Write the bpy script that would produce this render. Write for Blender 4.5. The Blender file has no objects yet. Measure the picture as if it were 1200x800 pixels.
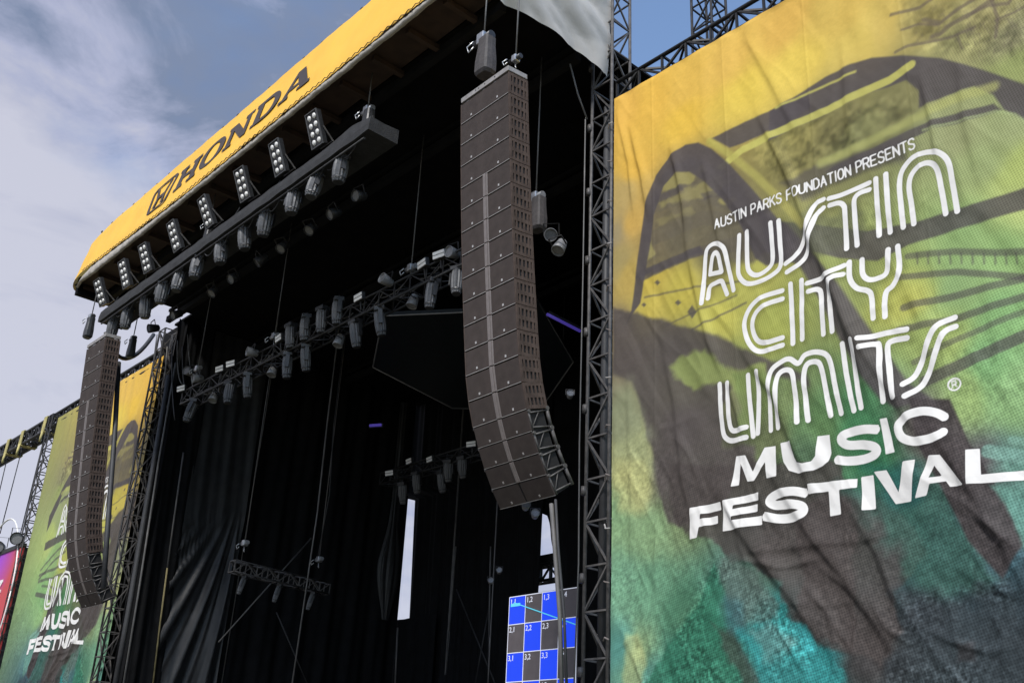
import bpy, math, random
import numpy as np
from mathutils import Vector, Matrix
R = math.radians
rnd = random.Random(7)
SC = bpy.context.scene
COL = SC.collection

# ------------------------------------------------------------------ camera
def _camera_axes():
    f = 1222.0
    def d(p):
        v = np.array([p[0] - 600.0, p[1] - 400.0, f]); return v / np.linalg.norm(v)
    u = d((-588, 878)); z = d((736, -2386))
    z = z - u * np.dot(u, z); z /= np.linalg.norm(z)
    X = -u; Y = np.cross(z, X)
    return np.array([X, Y, z])
MW = _camera_axes()
EYE = np.array([0.0, 0.0, 1.7])
cd = bpy.data.cameras.new('camera'); cam = bpy.data.objects.new('camera', cd); COL.objects.link(cam)
cam.matrix_world = Matrix([[MW[0][0], -MW[0][1], -MW[0][2], EYE[0]], [MW[1][0], -MW[1][1], -MW[1][2], EYE[1]],
                           [MW[2][0], -MW[2][1], -MW[2][2], EYE[2]], [0, 0, 0, 1]])
cd.sensor_width = 36.0; cd.lens = 36.0 * 1222.0 / 1200.0; cd.clip_start = 0.1; cd.clip_end = 6000
SC.camera = cam

def at(px, py, ax, val):
    """point of the world plane (axis ax = val) that the surveyed photo point lies on"""
    d = MW @ np.array([px - 600.0, py - 400.0, 1222.0])
    t = (val - EYE[ax]) / d[ax]
    return EYE + d * t

# ------------------------------------------------------------------ light
SUN_EL, SUN_AZ = 50.0, -62.0        # azimuth measured in the XY plane from +X
w = bpy.data.worlds.new('World'); SC.world = w; w.use_nodes = True
nt = w.node_tree; N = nt.nodes; L = nt.links; N.clear()
out = N.new('ShaderNodeOutputWorld'); bg = N.new('ShaderNodeBackground'); bg.inputs['Strength'].default_value = 0.165
sky = N.new('ShaderNodeTexSky'); sky.sky_type = 'NISHITA'; sky.sun_disc = False
sky.sun_elevation = R(SUN_EL); sky.sun_rotation = R(90 - SUN_AZ); sky.air_density = 1.0; sky.dust_density = 0.6; sky.ozone_density = 1.6
tc = N.new('ShaderNodeTexCoord'); mp = N.new('ShaderNodeMapping'); mp.inputs['Scale'].default_value = (1, 1, 1.9)
L.new(tc.outputs['Generated'], mp.inputs['Vector'])
n1 = N.new('ShaderNodeTexNoise'); n1.inputs['Scale'].default_value = 3.2; n1.inputs['Detail'].default_value = 6; n1.inputs['Roughness'].default_value = 0.52
n1.inputs['Distortion'].default_value = 0.25
L.new(mp.outputs[0], n1.inputs['Vector'])
# clouds thin out towards the up-stage (+Y) side and the zenith, thicker low on the far left
dp = N.new('ShaderNodeVectorMath'); dp.operation = 'DOT_PRODUCT'; L.new(tc.outputs['Generated'], dp.inputs[0]); dp.inputs[1].default_value = (-0.85, -0.30, -0.75)
ma = N.new('ShaderNodeMath'); ma.operation = 'MULTIPLY_ADD'; L.new(dp.outputs['Value'], ma.inputs[0]); ma.inputs[1].default_value = 0.95; ma.inputs[2].default_value = 0.20
ad = N.new('ShaderNodeMath'); ad.operation = 'ADD'; L.new(n1.outputs['Fac'], ad.inputs[0]); L.new(ma.outputs[0], ad.inputs[1])
cr = N.new('ShaderNodeValToRGB'); cr.color_ramp.interpolation = 'EASE'
cr.color_ramp.elements[0].position = 0.44; cr.color_ramp.elements[0].color = (0, 0, 0, 1)
cr.color_ramp.elements[1].position = 0.80; cr.color_ramp.elements[1].color = (0.93, 0.93, 0.93, 1)
L.new(ad.outputs[0], cr.inputs['Fac'])
n2 = N.new('ShaderNodeTexNoise'); n2.inputs['Scale'].default_value = 4.8; n2.inputs['Detail'].default_value = 9; n2.inputs['Roughness'].default_value = 0.58; n2.inputs['Distortion'].default_value = 0.4
L.new(mp.outputs[0], n2.inputs['Vector'])
m1 = N.new('ShaderNodeMath'); m1.operation = 'MULTIPLY'; L.new(dp.outputs['Value'], m1.inputs[0]); m1.inputs[1].default_value = 0.95
m2 = N.new('ShaderNodeMath'); m2.operation = 'MULTIPLY_ADD'; L.new(n2.outputs['Fac'], m2.inputs[0]); m2.inputs[1].default_value = 1.25; L.new(m1.outputs[0], m2.inputs[2])
cc = N.new('ShaderNodeValToRGB'); e = cc.color_ramp.elements
e[0].position = 0.50; e[0].color = (0.80, 1.10, 1.82, 1); e[1].position = 1.0; e[1].color = (2.65, 2.67, 3.1, 1)
for p_, c_ in ((0.66, (0.92, 1.13, 1.65, 1)), (0.82, (1.9, 2.02, 2.7, 1)), (0.90, (2.3, 2.35, 2.85, 1))):
    k_ = e.new(p_); k_.color = c_
L.new(m2.outputs[0], cc.inputs['Fac'])
mx = N.new('ShaderNodeMix'); mx.data_type = 'RGBA'
L.new(cr.outputs['Color'], mx.inputs[0]); L.new(sky.outputs[0], mx.inputs[6]); L.new(cc.outputs['Color'], mx.inputs[7])
L.new(mx.outputs[2], bg.inputs['Color']); L.new(bg.outputs[0], out.inputs[0])

sd = bpy.data.lights.new('sun', 'SUN'); sd.energy = 2.8; sd.angle = R(9.0); sd.color = (1.0, 0.97, 0.92)
sun = bpy.data.objects.new('sun', sd); COL.objects.link(sun); sun.location = (30, -60, 80)
sv = Vector((math.cos(R(SUN_EL)) * math.cos(R(SUN_AZ)), math.cos(R(SUN_EL)) * math.sin(R(SUN_AZ)), math.sin(R(SUN_EL))))
sun.rotation_euler = sv.to_track_quat('Z', 'Y').to_euler()

SC.view_settings.view_transform = 'Standard'; SC.view_settings.look = 'None'
SC.view_settings.gamma = 1.0; SC.view_settings.use_curve_mapping = False
SC.view_settings.exposure = 0.5

# ------------------------------------------------------------------ materials
def lin(c):
    c = np.asarray(c, float) / 255.0
    return np.where(c <= 0.04045, c / 12.92, ((c + 0.055) / 1.055) ** 2.4)
MATS = {}
def mat(name, rgb, rough=0.6, metal=0.0, var=0.25, scale=6.0, bump=0.0, bscale=40.0, emit=None, spec=0.5):
    m = bpy.data.materials.new(name); m.use_nodes = True
    t = m.node_tree; n = t.nodes; l = t.links
    b = n['Principled BSDF']
    b.inputs['Roughness'].default_value = rough; b.inputs['Metallic'].default_value = metal
    b.inputs['Specular IOR Level'].default_value = spec
    co = n.new('ShaderNodeTexCoord')
    no = n.new('ShaderNodeTexNoise'); no.inputs['Scale'].default_value = scale; no.inputs['Detail'].default_value = 6
    l.new(co.outputs['Object'], no.inputs['Vector'])
    rp = n.new('ShaderNodeValToRGB')
    rp.color_ramp.elements[0].position = 0.3; rp.color_ramp.elements[1].position = 0.72
    rp.color_ramp.elements[0].color = tuple(max(0, c * (1 - var)) for c in rgb) + (1,)
    rp.color_ramp.elements[1].color = tuple(min(1, c * (1 + var)) for c in rgb) + (1,)
    l.new(no.outputs['Fac'], rp.inputs['Fac']); l.new(rp.outputs['Color'], b.inputs['Base Color'])
    if bump:
        nb = n.new('ShaderNodeTexNoise'); nb.inputs['Scale'].default_value = bscale; nb.inputs['Detail'].default_value = 4
        l.new(co.outputs['Object'], nb.inputs['Vector'])
        bp = n.new('ShaderNodeBump'); bp.inputs['Strength'].default_value = bump; bp.inputs['Distance'].default_value = 0.02
        l.new(nb.outputs['Fac'], bp.inputs['Height']); l.new(bp.outputs[0], b.inputs['Normal'])
    if emit:
        b.inputs['Emission Color'].default_value = tuple(emit[:3]) + (1,); b.inputs['Emission Strength'].default_value = emit[3]
    MATS[name] = m
    return m
mat('truss_black', (0.026, 0.025, 0.025), 0.5, 0.1, 0.35, 9, spec=0.3)
mat('truss_grey', (0.088, 0.082, 0.078), 0.5, 0.1, 0.35, 9, spec=0.3)
mat('roof_black', (0.006, 0.006, 0.007), 0.9, 0, 0.3, 2, spec=0.1)
mat('beam_black', (0.012, 0.012, 0.013), 0.8, 0, 0.3, 2, spec=0.15)
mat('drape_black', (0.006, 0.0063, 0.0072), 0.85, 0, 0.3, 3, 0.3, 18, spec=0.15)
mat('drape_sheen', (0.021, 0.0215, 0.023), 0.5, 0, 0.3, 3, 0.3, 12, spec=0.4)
mat('lens_dim', (0.16, 0.16, 0.165), 0.15, 0, 0.2, 20)
mat('bag_brown', (0.052, 0.045, 0.043), 0.7, 0, 0.25, 14, 0.3, 30)
mat('cloth_wrap', (0.019, 0.019, 0.020), 0.85, 0, 0.35, 5, 0.5, 30)
mat('speaker_paint', (0.055, 0.0435, 0.039), 0.75, 0, 0.16, 5, 0.2, 260, spec=0.15)
mat('speaker_side', (0.075, 0.054, 0.045), 0.75, 0, 0.25, 7, spec=0.15)
mat('speaker_dark', (0.010, 0.009, 0.009), 0.8, 0, 0.2, 5)
mat('waveguide_grey', (0.17, 0.145, 0.135), 0.5, 0, 0.12, 7)
mat('seam_light', (0.30, 0.28, 0.265), 0.5, 0.2, 0.2, 9)
mat('badge', (0.42, 0.40, 0.385), 0.4, 0.2, 0.1, 9)
mat('black_plastic', (0.022, 0.022, 0.023), 0.45, 0, 0.3, 9)
mat('lamp_grey', (0.085, 0.085, 0.087), 0.5, 0, 0.25, 12)
mat('fixture_dark', (0.022, 0.022, 0.023), 0.45, 0, 0.3, 9)
mat('fixture_pale', (0.17, 0.17, 0.175), 0.5, 0, 0.25, 9)
mat('lamp_white', (0.78, 0.76, 0.72), 0.25, 0, 0.1, 30)
mat('steel', (0.42, 0.42, 0.42), 0.35, 0.8, 0.25, 14)
mat('cable_dark', (0.03, 0.03, 0.032), 0.6, 0, 0.3, 3)
mat('cable_grey', (0.11, 0.105, 0.10), 0.6, 0, 0.3, 3)
mat('rope_yellow', (0.20, 0.165, 0.075), 0.8, 0, 0.3, 5)
mat('fascia_yellow', (0.82, 0.46, 0.05), 0.6, 0, 0.06, 1.2, 0.10, 6)
mat('fascia_ink', (0.045, 0.032, 0.028), 0.55, 0, 0.1, 4)
mat('tarp_grey', (0.47, 0.445, 0.41), 0.6, 0, 0.07, 2.6, 0.25, 9)
mat('tarp_pale', (0.40, 0.365, 0.32), 0.7, 0, 0.16, 4, 0.5, 14)
mat('roof_brown', (0.05, 0.028, 0.018), 0.8, 0, 0.3, 3)
mat('hoist_yellow', (0.75, 0.50, 0.02), 0.5, 0, 0.1, 5)
mat('panel_blue_black', (0.006, 0.010, 0.014), 0.5, 0, 0.3, 2)
mat('panel_edge', (0.30, 0.30, 0.31), 0.5, 0.3, 0.2, 4)
mat('tile_dark', (0.085, 0.072, 0.075), 0.5, 0, 0.15, 5)
mat('tile_blue', (0.004, 0.012, 0.10), 0.5, 0, 0.05, 5, emit=(0.0, 0.045, 0.80, 0.75))
mat('tile_line', (0.5, 0.5, 0.55), 0.4, 0, 0.05, 5, emit=(0.8, 0.85, 1.0, 0.30))
mat('tile_cyan', (0.1, 0.4, 0.5), 0.4, 0, 0.05, 5, emit=(0.05, 0.45, 0.6, 0.45))
mat('purple_lamp', (0.05, 0.03, 0.15), 0.4, 0, 0.05, 5, emit=(0.12, 0.08, 0.6, 0.22))
mat('stage_wood', (0.06, 0.055, 0.05), 0.7, 0, 0.3, 2)
mat('board_rail', (0.03, 0.03, 0.03), 0.6, 0, 0.3, 3)
mat('strap', (0.42, 0.36, 0.14), 0.8, 0, 0.3, 6)
mat('grass', (0.105, 0.095, 0.06), 0.9, 0, 0.45, 0.6, 0.6, 3)

# ------------------------------------------------------------------ mesh helpers
def empty(name, loc, label=None, cat=None, group=None, rz=0):
    o = bpy.data.objects.new(name, None); COL.objects.link(o); o.location = loc; o.rotation_euler = (0, 0, rz)
    o.empty_display_size = 0.2
    tag(o, label, cat, group); return o
def tag(o, label=None, cat=None, group=None, kind=None):
    if label: o['label'] = label
    if cat: o['category'] = cat
    if group: o['group'] = group
    if kind: o['kind'] = kind
    return o
def V(p): return Vector([float(c) for c in p])
class MB:
    def __init__(s): s.v = []; s.f = []; s.sm = []
    def add(s, vs, fs, smooth=False):
        b = len(s.v); s.v += [tuple(float(c) for c in p) for p in vs]
        s.f += [tuple(b + i for i in f) for f in fs]; s.sm += [smooth] * len(fs); return s
    def box(s, c, d, ax=None):
        c = V(c); a = ax or (Vector((1, 0, 0)), Vector((0, 1, 0)), Vector((0, 0, 1)))
        P = [c + a[0] * (d[0] * i / 2) + a[1] * (d[1] * j / 2) + a[2] * (d[2] * k / 2) for i in (-1, 1) for j in (-1, 1) for k in (-1, 1)]
        return s.add(P, [(0, 1, 3, 2), (4, 6, 7, 5), (0, 4, 5, 1), (2, 3, 7, 6), (0, 2, 6, 4), (1, 5, 7, 3)])
    def bar(s, p, q, w, h=None, up=(0, 0, 1)):
        p = V(p); q = V(q); d = q - p; ln = d.length; d = d.normalized(); u = V(up)
        if abs(d.dot(u)) > 0.98: u = Vector((1, 0, 0)) if abs(d.x) < 0.9 else Vector((0, 1, 0))
        sx = d.cross(u).normalized(); uz = sx.cross(d)
        return s.box((p + q) / 2, (ln, w, h or w), (d, sx, uz))
    def tube(s, pts, r, n=8, cap=True):
        pts = [V(p) for p in pts]; rings = []
        rr = r if isinstance(r, (list, tuple)) else [r] * len(pts)
        d0 = (pts[1] - pts[0]).normalized(); u = Vector((0, 0, 1)) if abs(d0.z) < 0.9 else Vector((1, 0, 0))
        a = d0.cross(u).normalized()
        vs = []
        for i, p in enumerate(pts):
            d = (pts[min(i + 1, len(pts) - 1)] - pts[max(i - 1, 0)]).normalized()
            a = (a - d * a.dot(d)).normalized(); b = d.cross(a)
            for k in range(n):
                t = 2 * math.pi * k / n
                vs.append(p + (a * math.cos(t) + b * math.sin(t)) * rr[i])
        fs = []
        for i in range(len(pts) - 1):
            for k in range(n):
                fs.append((i * n + k, i * n + (k + 1) % n, (i + 1) * n + (k + 1) % n, (i + 1) * n + k))
        m = len(pts)
        s.add(vs, fs, n > 5)
        if cap:
            b = len(s.v) - len(vs)
            s.f.append(tuple(b + k for k in reversed(range(n)))); s.sm.append(False)
            s.f.append(tuple(b + (m - 1) * n + k for k in range(n))); s.sm.append(False)
        return s
    def prism(s, poly, o, ex, ey, en, th):
        """flat polygon (2D) in plane o + x ex + y ey, given a thickness along en"""
        o = V(o); ex = V(ex); ey = V(ey); en = V(en); n = len(poly)
        A = [o + ex * x + ey * y for x, y in poly]; B = [p + en * th for p in A]
        fs = [tuple(range(n)), tuple(reversed(range(n, 2 * n)))] + [(i, n + i, n + (i + 1) % n, (i + 1) % n) for i in range(n)]
        return s.add(A + B, fs)
    def build(s, name, m, parent=None, local=False, bevel=0.0):
        me = bpy.data.meshes.new(name)
        off = Vector((0, 0, 0)) if (parent is None or local) else world_loc(parent)
        me.from_pydata([(x - off.x, y - off.y, z - off.z) for x, y, z in s.v], [], s.f)
        me.polygons.foreach_set('use_smooth', s.sm)
        me.materials.append(MATS[m] if isinstance(m, str) else m); me.update()
        o = bpy.data.objects.new(name, me); COL.objects.link(o)
        if parent: o.parent = parent
        if bevel:
            bv = o.modifiers.new('bevel', 'BEVEL'); bv.width = bevel; bv.segments = 2; bv.limit_method = 'ANGLE'
        return o
def world_loc(o):
    p = Vector(o.location)
    while o.parent: o = o.parent; p = p + Vector(o.location)
    return p
KIDS = {}
def dup(o, parent=None):
    c = o.copy(); COL.objects.link(c); c.parent = parent
    for ch in list(o.children): dup(ch, c)
    return c
ORD = ['first', 'second', 'third', 'fourth', 'fifth', 'sixth', 'seventh', 'eighth', 'ninth', 'tenth', 'eleventh', 'twelfth', 'thirteenth', 'fourteenth', 'fifteenth', 'sixteenth', 'seventeenth', 'eighteenth']

def box_truss(root, p, q, sx, sy, pitch, r=0.025, rl=0.015, m='truss_black', ml=None, up=(0, 0, 1), flip=False):
    """four chords and four laced faces between p and q, section sx (side) by sy (up)"""
    p = V(p); q = V(q); d = q - p; ln = d.length; d = d.normalized(); u = V(up)
    a = d.cross(u).normalized() * (sx / 2); b = a.cross(d).normalized() * (sy / 2)
    cs = [a + b, a - b, -a - b, -a + b]
    for c in cs: MB().tube([p + c, q + c], r, 8).build('chord', m, root)
    n = max(1, round(ln / pitch)); st = ln / n
    for i in range(4):
        c, e = cs[i], cs[(i + 1) % 4]; mb = MB()
        for k in range(n + 1):
            o = p + d * (st * k)
            mb.bar(o + c, o + e, rl * 1.7)
            if k < n:
                o2 = o + d * st
                if (k + i + flip) % 2: mb.bar(o + c, o2 + e, rl * 1.7)
                else: mb.bar(o + e, o2 + c, rl * 1.7)
        mb.build('lacing', ml or m, root)

# ------------------------------------------------------------------ the setting
g = MB(); g.add([(-2500, -2500, 0), (2500, -2500, 0), (2500, 2500, 0), (-2500, 2500, 0)], [(0, 1, 2, 3)])
tag(g.build('ground', 'grass'), kind='structure')

st = empty('stage_platform', (-23, 20, 0), 'black stage platform under the roof, ahead of the drapes', 'stage')
MB().box((-23, 20.5, 1.55), (20, 16.5, 0.1)).build('deck', 'stage_wood', st)
MB().box((-23, 20.5, 0.745), (19.8, 16.3, 1.49)).build('skirt', 'drape_black', st)

# ------------------------------------------------------------------ roof
YF, ZB = 9.2, 16.06          # lower front edge of the roof
XL, XR = -32.75, -12.55
rf = empty('stage_roof', (-22.4, 9.3, ZB), 'black roof over the festival stage, seen from below', 'stage roof')
c = MB()
c.box((-22.4, 11.5, ZB + 0.62), (19.8, 3.7, 0.08))
c.box((-23.1, 21.6, ZB + 0.625), (21.2, 16.5, 0.08))
c.build('ceiling', 'roof_black', rf)
MB().box(((XL + XR) / 2 + 0.35, YF + 0.46, ZB + 1.02), (XR - XL - 1.4, 0.05, 1.4)).build('sky_backing', 'roof_black', rf)  # added black backing, blocks sky showing between cloth and valance
bm_ = MB()
for y in (10.45, 12.6, 16.0, 20.0):
    bm_.bar((XL + 0.3, y, ZB + 0.16), (XR - 0.2, y, ZB + 0.16), 0.16, 0.2)
    bm_.bar((XL + 0.3, y, ZB + 0.50), (XR - 0.2, y, ZB + 0.50), 0.10, 0.1)
bm_.build('roof_beam', 'beam_black', rf)
rb = MB()
x = XL + 0.5
while x < XR:
    rb.bar((x, YF + 0.35, ZB + 0.22), (x, 10.36, ZB + 0.22), 0.12, 0.12); x += 1.25
rb.build('purlin', 'roof_brown', rf)
MB().box(((XL + XR) / 2, YF + 0.62, ZB + 0.33), (XR - XL - 0.4, 0.9, 0.03)).build('soffit', 'roof_brown', rf)
lf = MB(); lf.box((XL + 0.40, 10.2, ZB + 0.25), (0.2, 1.6, 0.62)); lf.build('end_beam', 'roof_black', rf)

# yellow front banner on the roof edge: a gently curved sheet leaning back, turning round the far end
TILT = R(11.0); HF = 1.90
def fas(x, h, outw=0.0):
    """point on the leaning fascia face: x along the stage, h up the face"""
    return Vector((x, YF + math.sin(TILT) * h - math.cos(TILT) * outw, ZB + 0.22 + math.cos(TILT) * h + math.sin(TILT) * outw))
def lift(x):
    a_ = min(1, max(0, (x - XL) / 0.9)); return 0.34 * a_ * a_ * (3 - 2 * a_) * max(0, 1 - max(0, x - XL - 0.9) / 7.5) ** 1.3
fb = empty('fascia_banner', (XL, YF, ZB), 'long yellow banner with black lettering along the roof edge', 'banner')
fm = MB(); nx, nh = 150, 12; vs = []; 
XE = XR - 0.25
for i in range(nx + 1):
    t = i / nx
    for j in range(nh + 1):
        h = HF * j / nh
        s_ = t * (XE - XL + 0.9)           # arc length from the hidden far end
        hh = h
        if s_ < 0.9:                       # round the far corner back into the stage depth
            a_ = s_ / 0.9 * math.pi / 2; x = XL + 0.57 * (1 - math.sin(a_)) * 0 + 0.57 - 0.57 * math.sin(a_); x = XL + 0.57 * (1 - math.sin(math.pi / 2 * (s_ / 0.9))); 
            x = XL + 0.57 - 0.57 * math.cos(a_) if False else XL + 0.57 * (1 - math.cos(a_))
            back = 0.57 * (1 - math.sin(a_)); low = 0.30 * (1 - math.sin(a_))
        else:
            x = XL + 0.57 + (s_ - 0.9) * ((XE - XL - 0.57) / (XE - XL)); back = 0; low = 0
        e_ = max(0, 1 - (x - XL) / 2.4); lo_ = lift(x)
        p = fas(x, lo_ + (h / HF) * (HF * (1 - 0.26 * e_ * e_) - lo_))
        wv = 0.006 * math.sin(x * 3.1 + h * 2) + 0.004 * math.sin(x * 9.3 - h * 4) + 0.005 * math.sin(h * 6 + x)
        p.y += back + wv
        if j == 0: p.z += 0.008 * math.sin(x * 7.5) - 0.05
        vs.append(p)
fs = [(i * (nh + 1) + j, (i + 1) * (nh + 1) + j, (i + 1) * (nh + 1) + j + 1, i * (nh + 1) + j + 1) for i in range(nx) for j in range(nh)]
fm.add(vs, fs, True)
cloth = fm.build('cloth', 'fascia_yellow', fb)
tm = MB(); vs = []; nx2 = 220
for i in range(nx2 + 1):
    x = XL + 0.12 + (XE - XL - 0.12) * i / nx2
    e_ = max(0, 1 - (x - XL) / 1.6); sag = 0.02 * math.sin(x * 3.1) + 0.015 * math.sin(x * 7.7)
    for (dy, dz) in ((0.09 + 0.19 * lift(x), 0.34 + lift(x)), (0.012 + 0.1 * lift(x), 0.12 + lift(x) * .6), (0.015, 0.06), (0.05, 0.03), (0.10, 0.04)):
        wv = 0.012 * math.sin(x * 13 + dz * 40) + 0.010 * math.sin(x * 29 + dz * 20)
        tp_ = min(1, (x - XL) / 2.2); vs.append((x, YF + dy + wv * 0.6 + 0.42 * e_ ** 3, ZB + 0.20 + (dz - 0.20) * (0.15 + 0.85 * tp_) + sag * (0.2 - dz) * 3 + wv * 0.3))
fs = [(i * 5 + j, i * 5 + j + 1, (i + 1) * 5 + j + 1, (i + 1) * 5 + j) for i in range(nx2) for j in range(4)]
tm.add(vs, fs, True); tm.build('valance', 'tarp_pale', fb)
lc = []
x = XL + 1.0
while x < XE - 0.3:
    p0_ = fas(x, lift(x), 0.02); lc += [p0_ + Vector((0, 0, 0.0)), fas(x + 0.12, lift(x), 0.02) + Vector((0, 0, -0.06))]; x += 0.24
MB().tube(lc, 0.010, 5).build('lacing_cord', 'black_plastic', fb)
x = XL + 1.0
while x < XE:
    p = fas(x, HF); MB().box((p.x, p.y + 0.02, p.z + 0.01), (0.09, 0.03, 0.05)).build('clip', 'black_plastic', fb); x += 0.83

# wide slab lettering on the fascia, one flat letter each
def P(px, py):   # a photo point on the fascia face -> (x, h)
    d = MW @ np.array([px - 600.0, py - 400.0, 1222.0])
    n_ = np.array([0, -math.cos(TILT), math.sin(TILT)]); o_ = np.array([0, YF, ZB + 0.22])
    q = EYE + d * (np.dot(o_ - EYE, n_) / np.dot(d, n_))
    return q[0], (q[2] - ZB - 0.22) / math.cos(TILT)
xa, h0 = P(203, 225); xb, h1 = P(362, 96)
CAP = 0.80; HB = (h0 + h1) / 2 - 0.02
def slab(ch):
    s = 0.19; t = 0.13
    if ch == 'H': return [[(0.03, 0), (.40, 0), (.40, t), (.32, t), (.32, .42), (.68, .42), (.68, t), (.60, t), (.60, 0), (.97, 0), (.97, t), (.89, t), (.89, 1 - t), (.97, 1 - t), (.97, 1), (.60, 1), (.60, 1 - t), (.68, 1 - t), (.68, .58), (.32, .58), (.32, 1 - t), (.40, 1 - t), (.40, 1), (.03, 1), (.03, 1 - t), (.11, 1 - t), (.11, t), (.03, t)]], []
    if ch == 'O':
        n = 40; f = lambda a, b, e: [(0.5 + a * math.copysign(abs(math.cos(k * 2 * math.pi / n)) ** e, math.cos(k * 2 * math.pi / n)), 0.5 + b * math.copysign(abs(math.sin(k * 2 * math.pi / n)) ** e, math.sin(k * 2 * math.pi / n))) for k in range(n)]
        return [f(.49, .52, .8)], [f(.27, .40, .85)]
    if ch == 'N': return [[(0.02, 0), (.34, 0), (.34, t), (.26, t), (.26, .72), (.72, 0), (.90, 0), (.90, 1 - t), (.98, 1 - t), (.98, 1), (.66, 1), (.66, 1 - t), (.74, 1 - t), (.74, .36), (.34, 1), (.02, 1), (.02, 1 - t), (.10, 1 - t), (.10, t), (.02, t)]], []
    if ch == 'D':
        arc = [(.55 + .42 * math.sin(k * math.pi / 14), .5 + .5 * math.cos(k * math.pi / 14)) for k in range(15)]
        arc2 = [(.55 + .20 * math.sin(k * math.pi / 14), .5 + .36 * math.cos(k * math.pi / 14)) for k in range(15)]
        return [[(.03, 1 - t), (.03, 1)] + arc + [(.03, 0), (.03, t), (.11, t), (.11, 1 - t)]], [[(.32, .86)] + arc2 + [(.32, .14)]]
    if ch == 'A': return [[(-.02, 0), (.30, 0), (.30, t), (.24, t), (.29, .27), (.62, .27), (.68, t), (.61, t), (.61, 0), (1.02, 0), (1.02, t), (.95, t), (.64, 1), (.40, 1), (.10, t), (-.02, t)]], [[(.34, .40), (.57, .40), (.46, .76)]]
def text_mesh(shapes, name, m, parent, place):
    """fill polygons with holes into one thin solid mesh; place maps (x, y, z) to the world"""
    cu = bpy.data.curves.new(name, 'CURVE'); cu.dimensions = '2D'; cu.fill_mode = 'BOTH'; cu.extrude = 0.004
    for poly in shapes:
        sp = cu.splines.new('POLY'); sp.points.add(len(poly) - 1); sp.use_cyclic_u = True
        for i, (x, y) in enumerate(poly): sp.points[i].co = (x, y, 0, 1)
    o = bpy.data.objects.new(name, cu); COL.objects.link(o)
    dg = bpy.context.evaluated_depsgraph_get(); me = bpy.data.meshes.new_from_object(o.evaluated_get(dg))
    bpy.data.objects.remove(o); bpy.data.curves.remove(cu)
    off = world_loc(parent)
    for v in me.vertices: v.co = place(*v.co) - off
    me.materials.clear(); me.materials.append(MATS[m]); me.name = name
    r = bpy.data.objects.new(name, me); COL.objects.link(r); r.parent = parent
    r.location = (0, 0, 0)
    return r
LW = (xb - xa) / 5.22
polys = []
for i, ch in enumerate('HONDA'):
    ou, ho = slab(ch); sc_ = 1.0
    for pl in ou + ho: polys.append([(xa + LW * (i * 1.05) + px_ * LW, HB + py_ * CAP) for px_, py_ in pl])
text_mesh(polys, 'lettering', 'fascia_ink', cloth, lambda x, h, z: fas(x, h, 0.020 + z))
# emblem beside it: rounded trapezoid ring around a waisted capital H
ex, eh = P(174, 250); ew = 0.86 * LW * 1.05
ew = 1.18 * LW
def emb(px_, py_): return (xa - 0.20 - ew + px_ * ew, HB - 0.10 + py_ * (CAP + 0.26))
ring_o = [(.20, .0), (.80, .0), (.88, .05), (.92, .2), (1.0, .78), (.99, .9), (.90, .98), (.5, 1.0), (.10, .98), (.01, .9), (0, .78), (.08, .2), (.12, .05)]
ring_i = [(.25, .07), (.75, .07), (.80, .12), (.83, .24), (.915, .76), (.90, .85), (.84, .905), (.5, .93), (.16, .905), (.10, .85), (.085, .76), (.17, .24), (.20, .12)]
Hm = [(.29, .13), (.385, .13), (.42, .42), (.58, .42), (.615, .13), (.71, .13), (.68, .45), (.82, .86), (.72, .86), (.61, .53), (.39, .53), (.28, .86), (.18, .86), (.32, .45)]
Hmi = [(.305, .14), (.365, .14), (.40, .44), (.60, .44), (.635, .14), (.695, .14), (.66, .46), (.77, .85), (.735, .85), (.625, .51), (.375, .51), (.265, .85), (.23, .85), (.34, .46)]
text_mesh([[emb(*p) for p in q] for q in (ring_o, ring_i, Hm)], 'emblem', 'fascia_ink', cloth, lambda x, h, z: fas(x, h, 0.020 + z))

# grey tarpaulin hanging on the near side of the roof
tp = MB(); vs = []; ny, nz = 60, 44
for i in range(ny + 1):
    t = i / ny; y = 9.25 + 3.85 * t
    droop = 0.14 * math.sin(min(1, t * 1.0) * math.pi) * 0.3 - 0.28 * max(0, (t - 0.72) / 0.28) ** 2 * (1 if t < 0.97 else 0.8)
    zb = ZB - 0.06 + droop
    for j in range(nz + 1):
        s_ = j / nz; z = zb + (18.9 - zb) * s_
        u1 = y * 0.8 + z * 0.6; u2 = z - 0.5 * y; bx = 0.16 * math.sin(s_ * 3.1) + 0.12 * abs(math.sin(u1 * 2.3 + 0.7 * math.sin(u2 * 1.7))) + 0.035 * abs(math.sin(u1 * 6.1 + math.sin(u2 * 3))) + 0.02 * abs(math.sin(u2 * 3.1 + y)) * (0.4 + t)
        vs.append((XR + 0.02 + bx, y, z))
tp.add(vs, [(i * (nz + 1) + j, (i + 1) * (nz + 1) + j, (i + 1) * (nz + 1) + j + 1, i * (nz + 1) + j + 1) for i in range(ny) for j in range(nz)], True)
tag(tp.build('tarpaulin', 'tarp_grey'), 'crumpled grey tarpaulin hanging on the roof end beside the truss tower', 'tarpaulin')

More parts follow.
